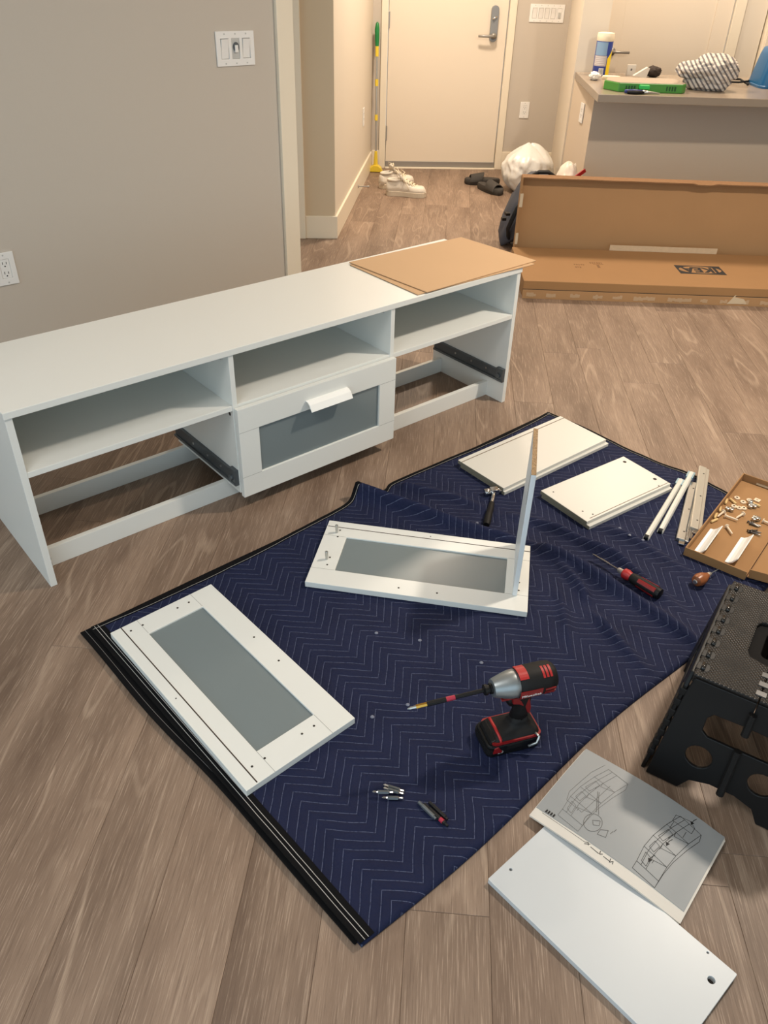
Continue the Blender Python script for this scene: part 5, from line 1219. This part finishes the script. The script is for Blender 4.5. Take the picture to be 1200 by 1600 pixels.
for k in range(5):
    z = 0.064 + k * 0.010; R = []
    for j in range(7): a = -2.75 + 1.3 * j / 6; R.append([Vector((math.cos(a) * 0.0528, math.sin(a) * 0.0528, z)), Vector((math.cos(a) * 0.0528, math.sin(a) * 0.0528, z + 0.003)), Vector((math.cos(a) * 0.052, math.sin(a) * 0.052, z + 0.003)), Vector((math.cos(a) * 0.052, math.sin(a) * 0.052, z))])
    rings(lt, R)
obj('label_text', lt, M('label_grey_text', (214, 210, 208), 0.5), wp)
wrap(-1.15, -0.35, 0.0, 0.10, M('label_yellow', (236, 208, 30), 0.4), 'label_panel', sk=0.05)
b_ = BM()
a0 = -1.95
for k in range(12):
    a = a0 + k * 0.04
    if k % 3 != 1: tube(b_, [(math.cos(a) * 0.0530, math.sin(a) * 0.0530, 0.010), (math.cos(a) * 0.0530, math.sin(a) * 0.0530, 0.040)], 0.0006, 4)
wrap(-2.02, -1.45, 0.006, 0.044, PLAST, 'barcode_patch', r=0.0527); obj('barcode_bars', b_, INK, wp)
GRN = M('green_plastic_case', (68, 136, 52), 0.35)
gc = thing('organizer_case', 'green parts organizer case with clear lid on the counter', 'case', (1.19, 5.115, ZC), 0.0)
b = BM(); poly = [(0.03, 0.0), (0.40, 0.02), (0.425, 0.05), (0.425, 0.26), (0.01, 0.25), (-0.035, 0.10)]; plate(b, poly, [[(0.05, 0.02), (0.39, 0.04), (0.405, 0.24), (0.02, 0.235)][::-1]], 0, 0.046); obj('case_walls', b, GRN, gc, 0.004)
b = BM(); prism(b, [(0.035, 0.01), (0.40, 0.03), (0.41, 0.25), (0.01, 0.24)], 0.0, 0.003); obj('case_bottom', b, GRN, gc)
b = BM(); prism(b, [(0.032, 0.004), (0.398, 0.024), (0.42, 0.052), (0.42, 0.256), (0.014, 0.246), (-0.028, 0.10)], 0.0462, 0.049); obj('lid', b, M('clear_pinkish_lid', (214, 196, 176), 0.15, trans=0.35), gc, 0.001)
lb_ = BM()
for x0 in (0.07, 0.305):
    for k in range(4): box(lb_, (x0 + k * 0.016, -0.004 + x0 * 0.054, 0.012), (x0 + k * 0.016 + 0.007, 0.004 + x0 * 0.054, 0.034))
obj('vent_slots', lb_, M('dark_green', (14, 70, 24), 0.5), gc)
b = BM(); box(b, (0.145, -0.012, 0.018), (0.205, 0.02, 0.040)); obj('latch', b, M('bright_green', (40, 180, 80), 0.35), gc, 0.005)
tt = thing('pliers', 'blue-handled pliers lying in front of the green organizer case', 'pliers', (1.30, 5.055, ZC), 0.05)
b = BM(); tube(b, [(-0.055, 0.006, 0.012), (0.0, 0.012, 0.012), (0.045, 0.006, 0.012)], [0.010, 0.012, 0.008], 10); obj('handle', b, M('navy_grip', (28, 44, 112), 0.45), tt, smooth=True)
b = BM(); tube(b, [(-0.045, -0.014, 0.010), (0.01, -0.016, 0.010), (0.05, -0.004, 0.010)], [0.009, 0.010, 0.007], 10); obj('handle', b, BLACKR, tt, smooth=True)
b = BM(); tube(b, [(0.045, 0.001, 0.011), (0.075, 0.0, 0.010), (0.14, -0.002, 0.006), (0.145, -0.002, 0.006)], [0.011, 0.008, 0.004, 0.002], 8); obj('jaws', b, STEEL, tt, smooth=True)
o = blob('tissue', (1.175, 5.60, ZC + 0.022), (0.035, 0.035, 0.025), M('tissue_paper', (238, 232, 222), 0.9), 12, 0.3, 3.0, 4, crease=0.25, base=ZC + 0.0003); tag(o, 'crumpled white tissue at the counter left end beside the canister', 'tissue')
pb_ = BM(); prism(pb_, [(0, 0), (0.10, 0.0), (0.12, 0.02), (0.09, 0.05), (0.01, 0.04)], 0, 0.018); tag(obj('paper_packet', pb_, M('cream_paper', (236, 220, 190), 0.7), None, 0.004, loc=(1.235, 5.66, ZC)), 'flat cream paper packet in front of the wipes canister', 'packet')
cd = BM(); box(cd, (-0.028, -0.006, 0), (0.028, 0.006, 0.062)); x = tag(obj('price_card', cd, PAPER, None, 0.001, loc=(1.468, 5.90, ZC), rot=(0, 0, 0.1)), 'small upright white printed card behind the green case', 'card')
ink = BM(); box(ink, (-0.006, -0.0066, 0.028), (0.004, -0.0061, 0.040)); obj('print', ink, INKF, x)
o = blob('black_pouch', (1.60, 5.86, ZC + 0.030), (0.055, 0.035, 0.034), M('dark_fur_cloth', (52, 42, 36), 0.8), 21, 0.16, 2.6, 4, crease=0.15, base=ZC + 0.0003); tag(o, 'small crumpled dark brown pouch behind the green case', 'pouch')
pc = BM(); prism(pc, [(-0.10, 0.0), (-0.02, -0.01), (-0.005, 0.045), (-0.02, 0.05)], -0.005, 0.03, Matrix(((1, 0, 0, 0), (0, 0, 1, 0), (0, 1, 0, 0), (0, 0, 0, 1)))); tag(obj('folded_paper', pc, PAPER, None, loc=(1.565, 5.80, ZC + 0.0102)), 'folded white paper leaning on the dark pouch', 'paper')
sc = blob('striped_cloth', (1.78, 5.36, ZC + 0.085), (0.165, 0.125, 0.095), STRIPE, 31, 0.30, 1.15, 6, None, crease=0.10, base=ZC + 0.0003); tag(sc, 'crumpled grey and white striped cloth on the counter', 'cloth')
cb_ = BM(); tube(cb_, [(2.02, 5.68, ZC + 0.008), (2.08, 5.63, ZC + 0.014), (2.14, 5.64, ZC + 0.02), (2.19, 5.76, ZC + 0.012), (2.26, 5.77, ZC + 0.008), (2.33, 5.78, ZC + 0.008)], 0.006, 8); tube(cb_, [(2.00, 5.74, ZC + 0.02), (2.06, 5.76, ZC + 0.022), (2.12, 5.72, ZC + 0.02), (2.13, 5.60, ZC + 0.007)], [0.014, 0.012, 0.006, 0.006], 8)
tag(obj('black_cable', cb_, BLACKR, smooth=True), 'black cable and plug between the striped cloth and blue bin', 'cable')
bb = thing('blue_bin', 'blue plastic bin at the right frame edge on the counter', 'bin', (2.30, 5.60, ZC))
BLU = M('blue_plastic', (26, 92, 140), 0.3)
b = BM(); R = []
for z, g in ((0.0, 1.12), (0.02, 1.12), (0.17, 0.92), (0.205, 0.84), (0.212, 0.76)): R.append([Vector((x * g, y * g, z)) for x, y in rrect(-0.125, -0.11, 0.125, 0.11, 0.04, 5)])
rings(b, R); smooth_angle(obj('body', b, BLU, bb), 0.8)
b = BM(); R = []
for z, g in ((0.0, 1.14), (0.012, 1.15), (0.016, 1.12)): R.append([Vector((x * g, y * g, z)) for x, y in rrect(-0.125, -0.11, 0.125, 0.11, 0.04, 5)])
rings(b, R); obj('rim', b, BLU, bb)

# pieces that can be told apart become objects of their own; those too small stay joined as stuff
def explode(o):
    me = o.data; n = len(me.vertices); par = list(range(n))
    def find(a):
        while par[a] != a: par[a] = par[par[a]]; a = par[a]
        return a
    for e in me.edges:
        a, b = find(e.vertices[0]), find(e.vertices[1])
        if a != b: par[a] = b
    roots = sorted({find(i) for i in range(n)})
    if len(roots) < 2: return
    for k, rt in enumerate(roots[1:]):
        b = bmesh.new(); b.from_mesh(me); bmesh.ops.delete(b, geom=[v for v in b.verts if find(v.index) != rt], context='VERTS')
        m2 = bpy.data.meshes.new(me.name); b.to_mesh(m2); b.free()
        for mm in me.materials: m2.materials.append(mm)
        c = o.copy(); c.data = m2; C.objects.link(c); c.parent = o.parent
    b = bmesh.new(); b.from_mesh(me); bmesh.ops.delete(b, geom=[v for v in b.verts if find(v.index) != roots[0]], context='VERTS'); b.to_mesh(me); b.free()
RENAME = {'plate_screws': 'plate_screw', 'joint_sleeves': 'joint_sleeve', 'screws': 'rail_screw', 'cam_holes': 'cam_hole', 'corner_clips': 'corner_clip', 'cam_bolts': 'cam_bolt', 'screw_holes': 'screw_hole',
          'rivets': 'rivet', 'buckles': 'buckle', 'hinge_knuckles': 'side_knuckle', 'printed_arrows': 'printed_arrow', 'joint_lines': 'joint_line', 'vent_slots': 'vent_slot', 'socket_slots': 'socket_slot', 'tips': 'bit_tip', 'torn_tape': 'torn_tape'}
STUFF = ('small_print', 'worn_tape', 'line_drawing', 'label_text', 'barcode_bars', 'bold_print', 'laces', 'fold_hinge_pins', 'outer_planks', 'logo_letters', 'printed_text', 'lint')
for o in list(C.objects):
    if o.type != 'MESH': continue
    st_ = o.name.split('.')[0]
    if st_ in RENAME:
        o.name = RENAME[st_]; o.data = o.data.copy() if o.data.users > 1 else o.data; explode(o)
    elif st_ in STUFF: o['kind'] = 'stuff'
    elif st_ in ('case_walls_x',): pass
